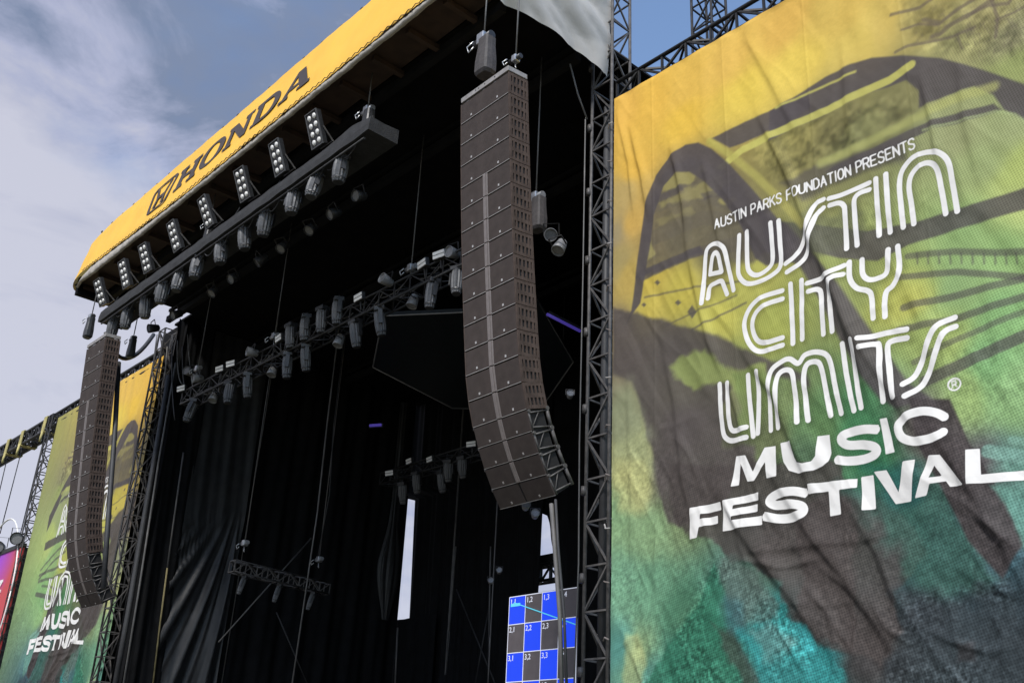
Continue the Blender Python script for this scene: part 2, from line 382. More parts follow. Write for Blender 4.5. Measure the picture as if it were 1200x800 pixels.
# ------------------------------------------------------------------ towers
GT = 'black truss towers'
tw = empty('truss_tower', (-12.48, 13.3, 0), 'tall black truss tower along the near edge of the large banner', 'truss tower', GT)
box_truss(tw, (-12.48, 13.34, 0), (-12.48, 13.34, 19.5), 0.56, 0.56, 0.78, 0.034, 0.019, 'truss_grey', 'truss_grey', up=(0, 1, 0))
for z in np.arange(0.5, 19, 1.56): MB().tube([(-12.79, 13.03, z), (-12.79, 13.03, z + 0.16)], 0.052, 8).build('clamp', 'truss_grey', tw)
t2 = empty('truss_tower', (-12.0, 16.2, 0), 'far truss tower top poking above the large banner truss against blue sky', 'truss tower', GT)
box_truss(t2, (-12.02, 16.25, 0), (-12.02, 16.25, 21.5), 0.58, 0.58, 0.72, 0.034, 0.02, 'truss_black', up=(0, 1, 0))
t3 = empty('truss_tower', (-33.1, 13.3, 0), 'black truss tower between the far banner and the stage drapes', 'truss tower', GT)
box_truss(t3, (-33.34, 13.05, 0), (-33.34, 13.05, 16.2), 0.46, 0.46, 0.74, 0.036, 0.02, 'truss_black', 'truss_grey', up=(0, 1, 0))
t4 = empty('truss_tower', (-43.75, 13.1, 0), 'slim lattice mast along the outer edge of the far banner', 'truss tower', GT)
box_truss(t4, (-43.72, 13.1, 0), (-43.72, 13.1, 15.5), 0.42, 0.42, 0.5, 0.03, 0.02, 'truss_black', up=(0, 1, 0))

# header trusses carrying the banners
h1_ = empty('header_truss', (-7, 13.3, 15.1), 'black horizontal truss above the large near banner', 'truss')
box_truss(h1_, (-12.15, 13.42, 15.32), (-1.8, 13.42, 15.32), 0.5, 0.44, 0.62, 0.045, 0.026, 'truss_black')
h2_ = empty('header_truss', (-45, 13.3, 15.1), 'long black truss above the far banner reaching out over open sky', 'truss')
box_truss(h2_, (-33.8, 13.42, 15.42), (-58, 13.42, 15.42), 0.5, 0.5, 0.62, 0.075, 0.04, 'truss_black')

# ------------------------------------------------------------------ printed banners
def seg_d(Px, Py, pts):
    d = np.full(Px.shape, 1e9)
    for (x0, y0), (x1, y1) in zip(pts[:-1], pts[1:]):
        dx, dy = x1 - x0, y1 - y0; l2 = dx * dx + dy * dy + 1e-12
        t = np.clip(((Px - x0) * dx + (Py - y0) * dy) / l2, 0, 1)
        d = np.minimum(d, (Px - x0 - t * dx) ** 2 + (Py - y0 - t * dy) ** 2)
    return np.sqrt(d)
def poly_sd(Px, Py, pts):
    ins = np.zeros(Px.shape, bool); n = len(pts)
    for i in range(n):
        x0, y0 = pts[i]; x1, y1 = pts[(i + 1) % n]
        if abs(y1 - y0) < 1e-9: continue
        c_ = ((y0 > Py) != (y1 > Py)) & (Px < (x1 - x0) * (Py - y0) / (y1 - y0) + x0)
        ins ^= c_
    d = seg_d(Px, Py, list(pts) + [pts[0]])
    return np.where(ins, -d, d)
U0, V0 = -12.12, 15.04
def uv(px, py):
    p = at(px, py, 1, 13.0); return (p[0] - U0, V0 - p[2])
def Z(sc, ox, oy, pts): return [uv(ox + sc * x, oy + sc * y) for x, y in pts]
z2 = lambda pts: Z(.25, 900, 0, pts)
z3 = lambda pts: Z(520 / 1200, 680, 120, pts)
z4 = lambda pts: Z(520 / 1156, 680, 440, pts)
z5 = lambda pts: Z(340 / 1200, 800, 150, pts)
z6 = lambda pts: Z(340 / 1200, 800, 350, pts)
z7 = lambda pts: Z(1 / 3, 800, 470, pts)
px_ = lambda pts: [uv(*p) for p in pts]
WB, HBN = 9.95, 12.6
NU, NV = 560, 700
ug = np.linspace(0, WB, NU); vg = np.linspace(0, HBN, NV)
UU, VV = np.meshgrid(ug, vg)

rng = np.random.RandomState(3)
def vnoise(X, Y, seed=0):
    xi = np.floor(X).astype(int); yi = np.floor(Y).astype(int); xf = X - xi; yf = Y - yi
    h = lambda a, b: (np.sin(a * 127.1 + b * 311.7 + seed * 74.7) * 43758.5453) % 1.0
    s_ = lambda t: t * t * (3 - 2 * t); u_ = s_(xf); v_ = s_(yf)
    return (h(xi, yi) * (1 - u_) + h(xi + 1, yi) * u_) * (1 - v_) + (h(xi, yi + 1) * (1 - u_) + h(xi + 1, yi + 1) * u_) * v_
def fbm(X, Y, o=4, seed=0):
    r = 0; a = 0.5
    for k in range(o): r = r + a * vnoise(X * 2 ** k, Y * 2 ** k, seed + k); a *= 0.5
    return r / (1 - 0.5 ** o)

CTRL = [(725,130,240,188,85),(760,120,240,190,80),(800,100,236,190,85),(850,70,235,190,90),(920,20,226,180,85),(980,10,220,185,90),(1040,20,215,185,95),(1000,50,225,195,95),(930,80,238,205,90),(870,110,238,205,85),(800,140,240,195,75),(740,200,235,185,75),(740,260,222,175,80),
(722,232,196,166,98),(721,270,166,148,106),(722,310,178,156,92),(1080,10,170,155,90),(1150,20,160,150,95),(1190,40,150,145,100),(1130,50,165,160,100),(1195,75,160,170,95),(980,130,132,124,74),(1050,110,136,130,80),(920,160,142,132,72),(1010,160,128,126,76),(1120,150,160,165,105),(1180,150,165,175,110),(1150,190,160,175,105),(1195,200,185,200,100),
(800,220,126,112,74),(830,240,122,110,70),(790,270,122,110,70),(760,290,165,135,75),(850,290,112,104,72),(735,320,205,170,75),(760,320,215,185,60),(800,340,205,185,65),(760,355,215,190,70),(840,370,205,195,75),(870,330,195,190,80),(900,390,175,180,75),(1000,330,150,160,80),(1060,350,190,190,80),(1130,280,150,185,105),(1180,290,155,195,110),(1190,240,190,205,110),(1120,330,150,185,110),(1180,370,140,190,110),(1100,400,170,190,95),(1160,430,130,185,110),(1190,460,150,195,120),(1130,460,160,190,105),
(725,380,150,130,95),(730,430,140,125,95),(730,480,140,140,100),(735,540,190,190,115),(750,560,180,185,115),(725,600,135,175,120),(760,620,135,170,115),(800,600,120,140,90),(730,680,115,170,130),(760,690,105,160,120),(725,760,80,150,135),(745,760,150,180,120),(760,790,80,140,120),(800,720,75,130,95),(830,740,50,130,100),(800,780,40,110,90),(860,700,70,120,110),(900,740,40,150,145),(950,760,45,150,150),(920,790,70,120,110),
(790,420,110,105,75),(800,440,150,155,80),(830,440,150,160,90),(850,470,120,120,80),(800,500,95,88,80),(780,550,100,95,85),(870,430,165,180,90),(920,470,120,140,80),(960,500,100,140,80),(1000,500,70,140,85),(1020,530,60,130,80),(900,510,110,120,75),(850,520,100,100,75),(950,540,80,110,75),(1080,500,100,90,85),(1040,600,48,98,88),(1000,620,70,110,95),(950,640,85,95,85),(1060,640,48,88,86),(1100,640,50,80,82),(1150,540,95,85,85),(1180,540,100,150,130),(1190,600,90,150,140),(1190,650,70,110,120),(1150,700,52,70,76),(1080,720,56,62,66),(1190,750,50,60,64),(1020,760,70,66,64),(900,640,85,85,75),(880,660,80,120,100),
(740,860,70,130,120),(900,880,60,110,110),(1100,880,60,75,80)]
def paint():
    cp = np.array([uv(c[0], c[1]) for c in CTRL]); cv = np.array([c[2:] for c in CTRL], float)
    num = np.zeros(UU.shape + (3,)); den = np.zeros(UU.shape)
    wu = UU + 0.35 * (fbm(UU * 1.3, VV * 1.3, 3, 5) - 0.5); wv = VV + 0.35 * (fbm(UU * 1.3 + 40, VV * 1.3, 3, 9) - 0.5)
    for (x, y), c_ in zip(cp, cv):
        k = 1.0 / (((wu - x) ** 2 + (wv - y) ** 2) + 0.03) ** 1.9
        num += k[..., None] * c_; den += k
    col = num / den[..., None]
    # far right of the frame the print simply carries on
    fol = fbm(UU * 3.2, VV * 3.2, 5, 21); fine = fbm(UU * 11, VV * 11, 3, 31)
    # soft-leaf mottling over the hills seen through the bridge and over the shrubs low down
    hill = np.zeros(UU.shape)
    for pl in (z2([(0,600),(420,480),(660,400),(700,560),(300,760),(0,800)]), z3([(190,310),(240,200),(300,180),(380,260),(440,340),(300,390),(170,440)]), z3([(430,110),(540,60),(780,0),(800,60),(640,160),(540,230)]),
               z4([(190,720),(330,560),(480,640),(640,690),(660,800),(180,800)]), z2([(600,0),(1200,0),(1200,280),(700,240)]), z3([(600,340),(780,290),(850,340),(760,380)])):
        hill = np.maximum(hill, np.clip(0.5 - poly_sd(UU, VV, pl) / 0.3, 0, 1))
    m_ = (np.clip((fol - 0.5) * 3.2, -1, 1) * 0.55 + np.clip((fine - 0.5) * 3, -1, 1) * 0.45) * hill
    col = col * (1 + 0.36 * m_)[..., None]
    dark = np.array([88, 80, 80.0])
    def ink(pts, a, soft=0.05, c_=dark, wob=0.0):
        nonlocal col
        sd_ = poly_sd(UU, VV, pts) + wob * (fol - 0.5)
        k = np.clip(0.5 - sd_ / soft, 0, 1); k = k * k * (3 - 2 * k) * a
        col = col * (1 - k[..., None]) + np.asarray(c_, float) * k[..., None]
    def line(pts, r, a, c_=dark, soft=0.03):
        nonlocal col
        k = np.clip(0.5 - (seg_d(UU, VV, pts) - r) / soft, 0, 1) * a
        col = col * (1 - k[..., None]) + np.asarray(c_, float) * k[..., None]
    # far span and its deck lines
    ink(z2([(0,515),(130,440),(260,355),(380,295),(480,265),(620,255),(800,265),(1000,320),(1200,390),(1400,470),(1400,680),(1200,560),(1100,510),(1050,440),(960,400),(840,440),(700,500),(700,420),(640,370),(560,400),(430,440),(250,540),(100,600),(0,660)]), 0.9, 0.05)
    ink(z2([(260,800),(300,770),(480,690),(640,610),(760,560),(900,520),(1050,480),(1090,510),(900,570),(760,600),(680,640),(480,740),(400,780)]), 0.82, 0.05)
    ink(z3([(350,95),(440,50),(545,5),(610,-25),(620,10),(560,50),(430,110),(400,120)]), 0.88, 0.05)
    ink(z3([(540,215),(640,165),(760,130),(860,100),(880,150),(760,190),(660,230),(600,270)]), 0.6, 0.12, wob=0.2)
    yl = (206, 198, 96)
    line(z2([(-340,870),(-130,700),(0,632),(130,570),(270,510),(420,430),(560,370),(665,300)]), 0.075, 0.9, yl)
    line(z2([(30,500),(250,400),(400,330)]), 0.025, 0.8, yl)
    line(z2([(240,760),(420,680),(600,590),(700,540),(860,460),(1050,400)]), 0.08, 0.7, (185, 185, 100), 0.08)
    line(z2([(720,605),(900,560),(1060,515),(1150,530),(1260,600)]), 0.02, 0.7, (175, 190, 120))
    # deck behind the lettering
    ink(z3([(155,480),(260,420),(330,385),(420,360),(540,320),(640,330),(770,345),(900,320),(1050,275),(1200,228),(1300,200),(1300,262),(1200,287),(1050,330),(880,382),(800,425),(700,420),(600,400),(450,400),(330,410),(250,440),(165,480)]), 0.82, 0.05)
    ink(z3([(200,250),(330,200),(440,250),(470,290),(400,290),(300,260),(190,300)]), 0.55, 0.08)
    ink(z3([(185,345),(330,290),(440,300),(440,330),(330,330),(180,390)]), 0.5, 0.06)
    ink(z3([(480,330),(600,300),(760,290),(770,360),(640,420),(520,420)]), 0.55, 0.25, (105, 108, 78), 0.5)
    # hills, dim under the near arch
    e8 = lambda p: Z(.3, 720, 140, p)
    ink(e8([(110,400),(150,280),(200,190),(300,150),(420,200),(520,290),(620,420),(640,500),(520,560),(330,500),(150,610),(95,600)]), 0.80, 0.12, (112, 102, 80), 0.2)
    for q, a_ in (([(170,260),(230,210),(350,180),(370,195),(300,235),(200,270)], .7), ([(160,320),(300,260),(400,215),(460,240),(330,310),(170,345)], .55), ([(410,320),(470,295),(485,315),(430,335)], .8), ([(160,390),(300,330),(310,360),(180,410)], .3), ([(120,480),(140,470),(150,520),(120,540)], .7)):
        ink(e8(q), a_, 0.09, (172, 160, 88), 0.35)
    ink(e8([(150,300),(260,250),(270,275),(160,325)]), 0.6, 0.05); ink(e8([(330,285),(440,265),(445,285),(345,310)]), 0.55, 0.05)
    ink(e8([(90,590),(330,490),(340,515),(90,625)]), 0.85, 0.05)
    # near arch ring
    ink(z3([(118,600),(135,560),(150,430),(170,280),(200,195),(240,140),(280,112),(315,106),(350,122),(400,165),(460,230),(520,300),(580,370),(560,430),(500,440),(470,420),(430,330),(380,260),(330,210),(290,185),(250,190),(220,225),(195,300),(182,400),(158,540)]), 0.92, 0.05)
    line(z3([(345,103),(400,138),(470,195),(550,275),(600,330)]), 0.07, 0.75, (190, 180, 85), 0.06)
    ink(z3([(480,290),(560,330),(640,420),(700,490),(760,580),(830,680),(890,760),(950,800),(860,830),(810,800),(760,740),(700,640),(650,540),(590,440),(500,400)]), 0.92, 0.08)
    # banks and lower part of the printed photograph
    a8 = lambda p: Z(.325, 700, 340, p); b8 = lambda p: Z(.3, 700, 560, p); c8 = lambda p: Z(.3, 940, 560, p)
    dk = (90, 81, 77); br = (80, 71, 67)
    ink(a8([(50,58),(200,98),(400,150),(520,205),(620,250),(760,300),(760,345),(620,300),(520,300),(440,420),(440,560),(560,560),(560,640),(480,720),(420,840),(250,840),(215,700),(195,590),(150,420),(120,330),(50,300)]), 0.88, 0.10, dk, 0.12)
    ink(a8([(255,275),(300,240),(385,205),(440,245),(500,285),(600,270),(600,330),(520,360),(430,335),(340,350),(275,325)]), 0.85, 0.12, (150, 165, 82), 0.25)
    ink(a8([(480,300),(530,285),(620,310),(600,420),(560,520),(500,520),(520,420)]), 0.7, 0.12, (118, 138, 70), 0.2)
    ink(a8([(40,330),(120,330),(180,520),(190,640),(40,640)]), 0.5, 0.5, (150, 160, 118), 0.4)
    ink(a8([(60,620),(170,610),(190,700),(170,790),(60,800)]), 0.7, 0.3, (192, 190, 116), 0.3)
    # dark sweep from under the words to the lower right
    ink(b8([(270,-60),(900,-60),(1000,60),(1000,640),(860,610),(800,585),(720,500),(700,420),(600,332),(480,292),(440,250),(350,235),(300,150)]), 0.85, 0.10, br, 0.35)
    ink(c8([(-20,100),(120,60),(300,60),(470,240),(470,300),(350,440),(395,600),(360,660),(300,745),(200,675),(60,645),(-20,560)]), 0.85, 0.10, br, 0.25)
    ink(c8([(150,40),(300,30),(540,50),(640,190),(770,400),(640,450),(560,480),(450,420),(360,270),(240,140)]), 0.75, 0.3, (62, 108, 92), 0.5)
    ink(c8([(240,-60),(450,-60),(440,90),(330,110)]), 0.5, 0.3, (30, 110, 112), 0.3)
    ink(c8([(380,450),(600,470),(780,420),(1100,440),(1100,900),(280,900),(310,740),(400,600)]), 0.72, 0.25, (60, 68, 72), 0.5)
    ink(c8([(600,640),(660,640),(660,710),(600,710)]), 0.6, 0.1, (60, 55, 55), 0.2)
    ink(z4([(860,60),(960,60),(1010,170),(1110,330),(1160,440),(1100,530),(1010,430),(940,290),(880,180)]), 0.95, 0.05, (76, 67, 66))
    ink(c8([(730,25),(1000,60),(1000,330),(870,280),(800,110)]), 0.8, 0.07, (104, 158, 138), 0.1)
    ink(c8([(760,420),(870,280),(1100,330),(1100,520),(860,560)]), 0.6, 0.2, (52, 66, 72), 0.4)
    # shrubs and water at the lower left
    ink(b8([(450,330),(380,500),(300,620),(160,820),(620,820),(540,660),(470,560),(500,420)]), 0.8, 0.10, (46, 118, 88), 0.3)
    ink(b8([(440,560),(500,590),(560,660),(640,800),(560,820),(500,700)]), 0.7, 0.12, (72, 76, 66), 0.3)
    ink(b8([(470,300),(600,335),(715,490),(690,530),(560,560),(470,400)]), 0.7, 0.15, (92, 108, 98), 0.35)
    ink(b8([(490,470),(560,490),(560,600),(500,580)]), 0.6, 0.25, (60, 112, 118), 0.3)
    ink(b8([(560,620),(700,590),(880,690),(960,830),(640,830),(600,690)]), 0.78, 0.15, (46, 150, 146), 0.5)
    ink(b8([(600,600),(690,590),(760,640),(660,700)]), 0.5, 0.2, (120, 140, 130), 0.4)
    ink(b8([(100,600),(150,600),(190,720),(170,820),(90,820)]), 0.6, 0.12, (178, 180, 110), 0.2)
    line(z4([(1060,195),(1120,205),(1220,222)]), 0.09, 0.8, (125, 175, 155)); line(z4([(1120,165),(1220,180)]), 0.05, 0.8, (130, 180, 155))
    # printed sparkle of leaves and water, only in those regions
    spk = np.zeros(UU.shape)
    for pl in (b8([(450,330),(160,820),(960,830),(880,690),(700,480),(600,335),(470,300)]), c8([(380,450),(780,400),(1100,440),(1100,900),(280,900)])):
        spk = np.maximum(spk, np.clip(0.5 - poly_sd(UU, VV, pl) / 0.2, 0, 1))
    sn = np.clip((vnoise(UU * 41, VV * 41, 81) * .5 + vnoise(UU * 23, VV * 23, 83) * .5 - 0.5) * 2.4, -1, 1) * spk * np.clip(fbm(UU * 1.7, VV * 1.7, 3, 87) * 2.2 - 0.5, 0.1, 1)
    col = col * (1 + 0.42 * sn)[..., None] + (14 * np.clip(sn, 0, 1))[..., None]
    # water lines
    for q, r_, a in ((z3([(880,412),(1000,400),(1200,402),(1300,402)]), .05, .55), (z3([(860,470),(1010,455),(1200,468),(1300,470)]), .05, .6), (z3([(870,552),(1010,520),(1200,470),(1300,440)]), .055, .6),
                     (z3([(860,615),(1000,585),(1200,520),(1300,490)]), .055, .6), (z3([(930,752),(1060,690),(1200,628),(1300,585)]), .085, .7), (z3([(900,700),(1010,640),(1200,560)]), .045, .5),
                     (z3([(170,525),(300,500),(430,482)]), .02, .55), (z3([(300,612),(380,572),(445,540)]), .02, .6), (z3([(230,600),(320,560),(420,520)]), .018, .5), (z3([(150,470),(210,440)]), .04, .7)):
        line(q, r_, a)
    for q in ((300, 565, 13, 18), (262, 540, 9, 8), (205, 485, 8, 7), (168, 545, 7, 6)):
        ink(z3([(q[0] - q[2], q[1]), (q[0], q[1] - q[3]), (q[0] + q[2], q[1]), (q[0], q[1] + q[3])]), 0.8, 0.04)
    # bare branches at the top
    for q, r_ in (([(570,65),(640,45),(700,30),(760,-10)], .03), ([(590,240),(650,210),(720,195),(860,165),(960,120)], .028), ([(720,85),(800,100),(880,40),(960,-10)], .035), ([(620,135),(700,105),(790,110)], .022),
                  ([(760,165),(800,150),(830,120),(950,55),(1050,-10)], .04), ([(1040,-10),(1070,80),(1060,170)], .025), ([(950,55),(1030,20),(1120,10),(1140,-20)], .03), ([(1060,90),(1150,50),(1200,20)], .02), ([(880,160),(900,220)], .015)):
        line(z2(q), r_, 0.65, (110, 96, 82))
    tree = np.clip(0.5 - poly_sd(UU, VV, z2([(680,60),(860,20),(1300,-20),(1300,280),(900,240),(700,210)])) / 0.4, 0, 1)
    tw_ = np.abs(fbm(UU * 5, VV * 5, 4, 77) - 0.5)
    k = np.clip(1 - tw_ / 0.035, 0, 1) * tree * 0.45
    col = col * (1 - k[..., None]) + np.array([112, 100, 84.0]) * k[..., None]
    # woven-mesh print grain, coarser in the shrubs and water low on the cloth
    gr_ = np.clip((VV - 6.6) / 2.5, 0, 1); sp_ = vnoise(UU * 37, VV * 37, 61) * 0.6 + vnoise(UU * 19, VV * 19, 63) * 0.4
    col *= (1 + (0.05 + 0.55 * gr_ * np.clip(fbm(UU * 1.1, VV * 1.1, 3, 67) * 1.6 - 0.3, 0, 1)) * (sp_ - 0.5))[..., None]
    for q in range(10):
        x_ = 905 + 30 * q; line(z3([(x_, 405), (x_ + 2, 432)]), .012, .6)
    lum = col.mean(-1, keepdims=True); col = lum + (col - lum) * (0.97 - 0.17 * np.clip((VV - 1.2) / 3.0, 0, 1))[..., None]
    ht = np.clip((UU - 2.6 + (VV - 3.4) * 0.5) / 4.0, 0, 1) * np.clip((VV - 1.2) / 2.0, 0, 1)
    return np.clip(col, 4, 250), ht

def lettering():
    """signed distance (metres) to the white print"""
    sd_ = np.full(UU.shape, 9.0)
    def st_(pts, r):
        nonlocal sd_
        a = np.array(pts); x0, y0 = a.min(0) - 0.3; x1, y1 = a.max(0) + 0.3
        i0, i1 = np.searchsorted(ug, [x0, x1]); j0, j1 = np.searchsorted(vg, [y0, y1])
        s_ = (slice(j0, j1), slice(i0, i1)); sd_[s_] = np.minimum(sd_[s_], seg_d(UU[s_], VV[s_], pts) - r)
    def pl_(pts, hole=None):
        nonlocal sd_
        a = np.array(pts); x0, y0 = a.min(0) - 0.3; x1, y1 = a.max(0) + 0.3
        i0, i1 = np.searchsorted(ug, [x0, x1]); j0, j1 = np.searchsorted(vg, [y0, y1])
        s_ = (slice(j0, j1), slice(i0, i1)); d = poly_sd(UU[s_], VV[s_], pts)
        if hole: d = np.maximum(d, -poly_sd(UU[s_], VV[s_], hole))
        sd_[s_] = np.minimum(sd_[s_], d)
    def curve(pts, n=6):
        p = [np.array(q) for q in pts]; p = [2 * p[0] - p[1]] + p + [2 * p[-1] - p[-2]]; o = []
        for i in range(1, len(p) - 2):
            for k in range(n):
                t = k / n
                o.append(tuple(0.5 * ((2 * p[i]) + (p[i + 1] - p[i - 1]) * t + (2 * p[i - 1] - 5 * p[i] + 4 * p[i + 1] - p[i + 2]) * t * t + (3 * p[i] - p[i - 1] - 3 * p[i + 1] + p[i + 2]) * t ** 3)))
        return o + [tuple(p[-2])]
    r = 0.042
    for q in ([(78,725),(84,620),(90,520),(102,490),(128,475),(152,482),(170,505),(188,585),(206,668)], [(108,602),(113,560),(120,525),(131,512),(143,525),(150,555),(157,592)], [(108,602),(157,592)], [(100,702),(106,655),(130,638),(155,630),(166,652),(178,684)],
              [(228,440),(225,560),(230,610),(260,640),(310,635),(375,602),(405,560),(400,470),(392,380)], [(260,425),(262,550),(275,595),(310,605),(355,575),(370,540),(366,460),(360,390)],
              [(425,560),(460,530),(490,480),(512,410),(530,340),(550,305),(575,290)], [(430,595),(480,560),(512,510),(530,430),(548,360),(575,325)],
              [(597,287),(640,275),(690,255),(765,222)], [(600,315),(640,306),(660,318),(665,350),(672,495)], [(765,250),(725,265),(704,290),(704,340),(714,480)],
              [(792,205),(806,440)], [(832,185),(850,425)],
              [(905,405),(896,320),(888,230),(900,170),(945,118),(1005,96),(1060,102),(1095,140),(1112,230),(1130,340)], [(948,390),(938,310),(928,235),(940,185),(975,150),(1015,140),(1045,165),(1064,250),(1082,350)]):
        st_(curve(z5(q)) if len(q) > 2 else z5(q), r)
    for q in ([(545,508),(490,525),(455,555),(440,600),(455,650),(485,672),(545,655)], [(545,530),(500,545),(470,570),(462,605),(475,640),(500,648),(545,635)], [(567,490),(572,650)], [(597,480),(597,638)],
              [(612,488),(660,470),(712,440)], [(615,510),(640,504),(650,525),(655,625)], [(710,465),(685,475),(672,500),(680,618)],
              [(725,430),(728,475),(745,500),(775,508),(785,525),(790,582)], [(757,422),(760,460),(775,476),(800,473),(824,455),(828,395)], [(853,385),(858,450),(842,490),(824,508),(820,540),(822,578)]):
        st_(curve(z3(q)) if len(q) > 2 else z3(q), r)
    for q in ([(147,350),(151,450),(157,540),(170,572),(200,583),(258,570)], [(178,345),(181,440),(186,510),(198,540),(225,540),(258,528)], [(263,312),(268,400),(285,565)], [(303,300),(308,400),(303,552)],
              [(358,540),(356,430),(356,340),(370,290),(410,256),(440,247),(474,265),(500,230),(545,217),(588,228),(608,262),(628,360),(650,470)], [(390,530),(388,440),(387,345),(400,305),(430,292),(452,312),(464,400),(475,510)], [(515,500),(503,400),(497,315),(510,268),(545,257),(568,280),(588,380),(608,480)],
              [(658,185),(675,310),(705,460)], [(703,175),(715,310),(735,448)], [(735,168),(830,143),(925,125)], [(740,205),(795,188),(814,210),(832,425)], [(925,160),(868,172),(847,198),(860,290),(878,410)],
              [(915,355),(955,320),(985,255),(1020,155),(1060,100),(1118,72)], [(925,405),(985,360),(1025,275),(1058,175),(1085,128),(1122,110)]):
        st_(curve(z6(q)) if len(q) > 2 else z6(q), r)
    # registered mark
    ctr = uv(800 + 340 / 1200 * 1118, 350 + 340 / 1200 * 350)
    st_([(ctr[0] + .085 * math.cos(k * math.pi / 10), ctr[1] + .085 * math.sin(k * math.pi / 10)) for k in range(21)], 0.012)
    for q in ([(-.03, .045), (-.03, -.045), (.015, -.045), (.03, -.02), (.015, 0), (-.03, 0)], [(0, 0), (.032, .045)]): st_([(ctr[0] + a, ctr[1] + b) for a, b in q], 0.009)
    # heavy wide words
    pl_(z7([(165,298),(180,190),(216,188),(242,246),(282,160),(322,155),(327,262),(290,268),(285,210),(247,278),(224,280),(198,216),(192,293)]))
    pl_(z7([(340,145),(380,140),(391,196),(400,214),(422,219),(450,210),(465,192),(468,120),(510,115),(516,180),(508,208),(490,226),(455,242),(405,252),(370,242),(352,212)]))
    def fat(pts, hw):
        pts = curve(pts, 6); Lp, Rp = [], []
        for i, p in enumerate(pts):
            a = np.array(pts[max(i - 1, 0)]); b = np.array(pts[min(i + 1, len(pts) - 1)]); d = b - a; d /= np.linalg.norm(d) + 1e-9
            Lp.append((p[0] - d[1] * hw, p[1] + d[0] * hw)); Rp.append((p[0] + d[1] * hw, p[1] - d[0] * hw))
        for i in range(len(pts) - 1): pl_([Lp[i], Lp[i + 1], Rp[i + 1], Rp[i]])
        st_(pts[1:-1], hw * 0.97)
    fat(z7([(686,98),(630,97),(572,110),(550,130),(572,150),(630,150),(672,160),(676,182),(630,200),(570,206),(534,202)]), .066)
    pl_(z7([(692,62),(718,58),(745,178),(712,185)]))
    fat(z7([(922,56),(890,40),(845,36),(795,52),(760,86),(772,126),(812,141),(858,135),(898,122),(922,106)]), .062)
    pl_(z7([(25,375),(130,352),(132,380),(60,396),(58,413),(118,400),(118,427),(55,441),(48,478),(22,484)]))
    pl_(z7([(140,348),(262,318),(262,345),(176,365),(175,379),(258,359),(258,385),(173,404),(172,419),(272,400),(275,432),(135,455)]))
    fat(z7([(432,322),(385,315),(325,325),(298,346),(318,362),(375,360),(418,368),(422,392),(380,406),(330,410),(280,402)]), .068)
    pl_(z7([(437,290),(605,268),(605,300),(545,309),(552,395),(513,402),(508,314),(440,325)]))
    pl_(z7([(618,262),(663,256),(672,375),(628,382)]))
    pl_(z7([(665,245),(712,240),(754,318),(775,212),(818,205),(800,350),(742,358)]))
    pl_(z7([(865,190),(905,188),(990,295),(940,300),(925,280),(868,290),(855,330),(815,340)]), z7([(885,225),(912,262),(865,268)]))
    pl_(z7([(995,170),(1042,165),(1050,258),(1195,240),(1198,275),(1003,293)]))
    # small line of light capitals
    F = {'A': [[(0, 0), (.5, 1), (1, 0)], [(.2, .35), (.8, .35)]], 'U': [[(0, 1), (0, .3), (.15, .05), (.5, 0), (.85, .05), (1, .3), (1, 1)]], 'S': [[(1, .82), (.75, 1), (.25, 1), (0, .8), (.1, .6), (.9, .4), (1, .2), (.75, 0), (.25, 0), (0, .18)]],
         'T': [[(0, 1), (1, 1)], [(.5, 1), (.5, 0)]], 'I': [[(.5, 0), (.5, 1)]], 'N': [[(0, 0), (0, 1), (1, 0), (1, 1)]], 'P': [[(0, 0), (0, 1), (.75, 1), (1, .85), (1, .6), (.75, .45), (0, .45)]],
         'R': [[(0, 0), (0, 1), (.75, 1), (1, .85), (1, .62), (.75, .48), (0, .48)], [(.55, .48), (1, 0)]], 'K': [[(0, 0), (0, 1)], [(1, 1), (0, .4)], [(.35, .6), (1, 0)]], 'F': [[(0, 0), (0, 1), (1, 1)], [(0, .52), (.8, .52)]],
         'O': [[(0, .3), (0, .7), (.2, .96), (.5, 1), (.8, .96), (1, .7), (1, .3), (.8, .04), (.5, 0), (.2, .04), (0, .3)]], 'D': [[(0, 0), (0, 1), (.6, 1), (1, .75), (1, .25), (.6, 0), (0, 0)]], 'E': [[(1, 0), (0, 0), (0, 1), (1, 1)], [(0, .52), (.8, .52)]]}
    txt = 'AUSTIN PARKS FOUNDATION PRESENTS'
    a = uv(836, 268); b = uv(1072, 172)
    wd = {'I': .45, ' ': .55}; adv = [wd.get(ch, 1.0) for ch in txt]; tot = sum(adv); pos = 0
    for ch, ad_ in zip(txt, adv):
        t0, t1 = (pos + .14) / tot, (pos + ad_ - .14) / tot; pos += ad_
        for q in F.get(ch, []):
            o = []
            for gx, gy in q:
                t = t0 + (t1 - t0) * gx if ch != 'I' else (t0 + t1) / 2
                o.append((a[0] + (b[0] - a[0]) * t, a[1] + (b[1] - a[1]) * t - 0.185 * gy))
            st_(o, 0.0135)
    return sd_

PRINT, HALF = paint()
INK = lettering()
def shift(a, du, dv):
    i = int(round(du / (ug[1] - ug[0]))); j = int(round(dv / (vg[1] - vg[0])))
    return np.roll(np.roll(a, j, 0), i, 1)

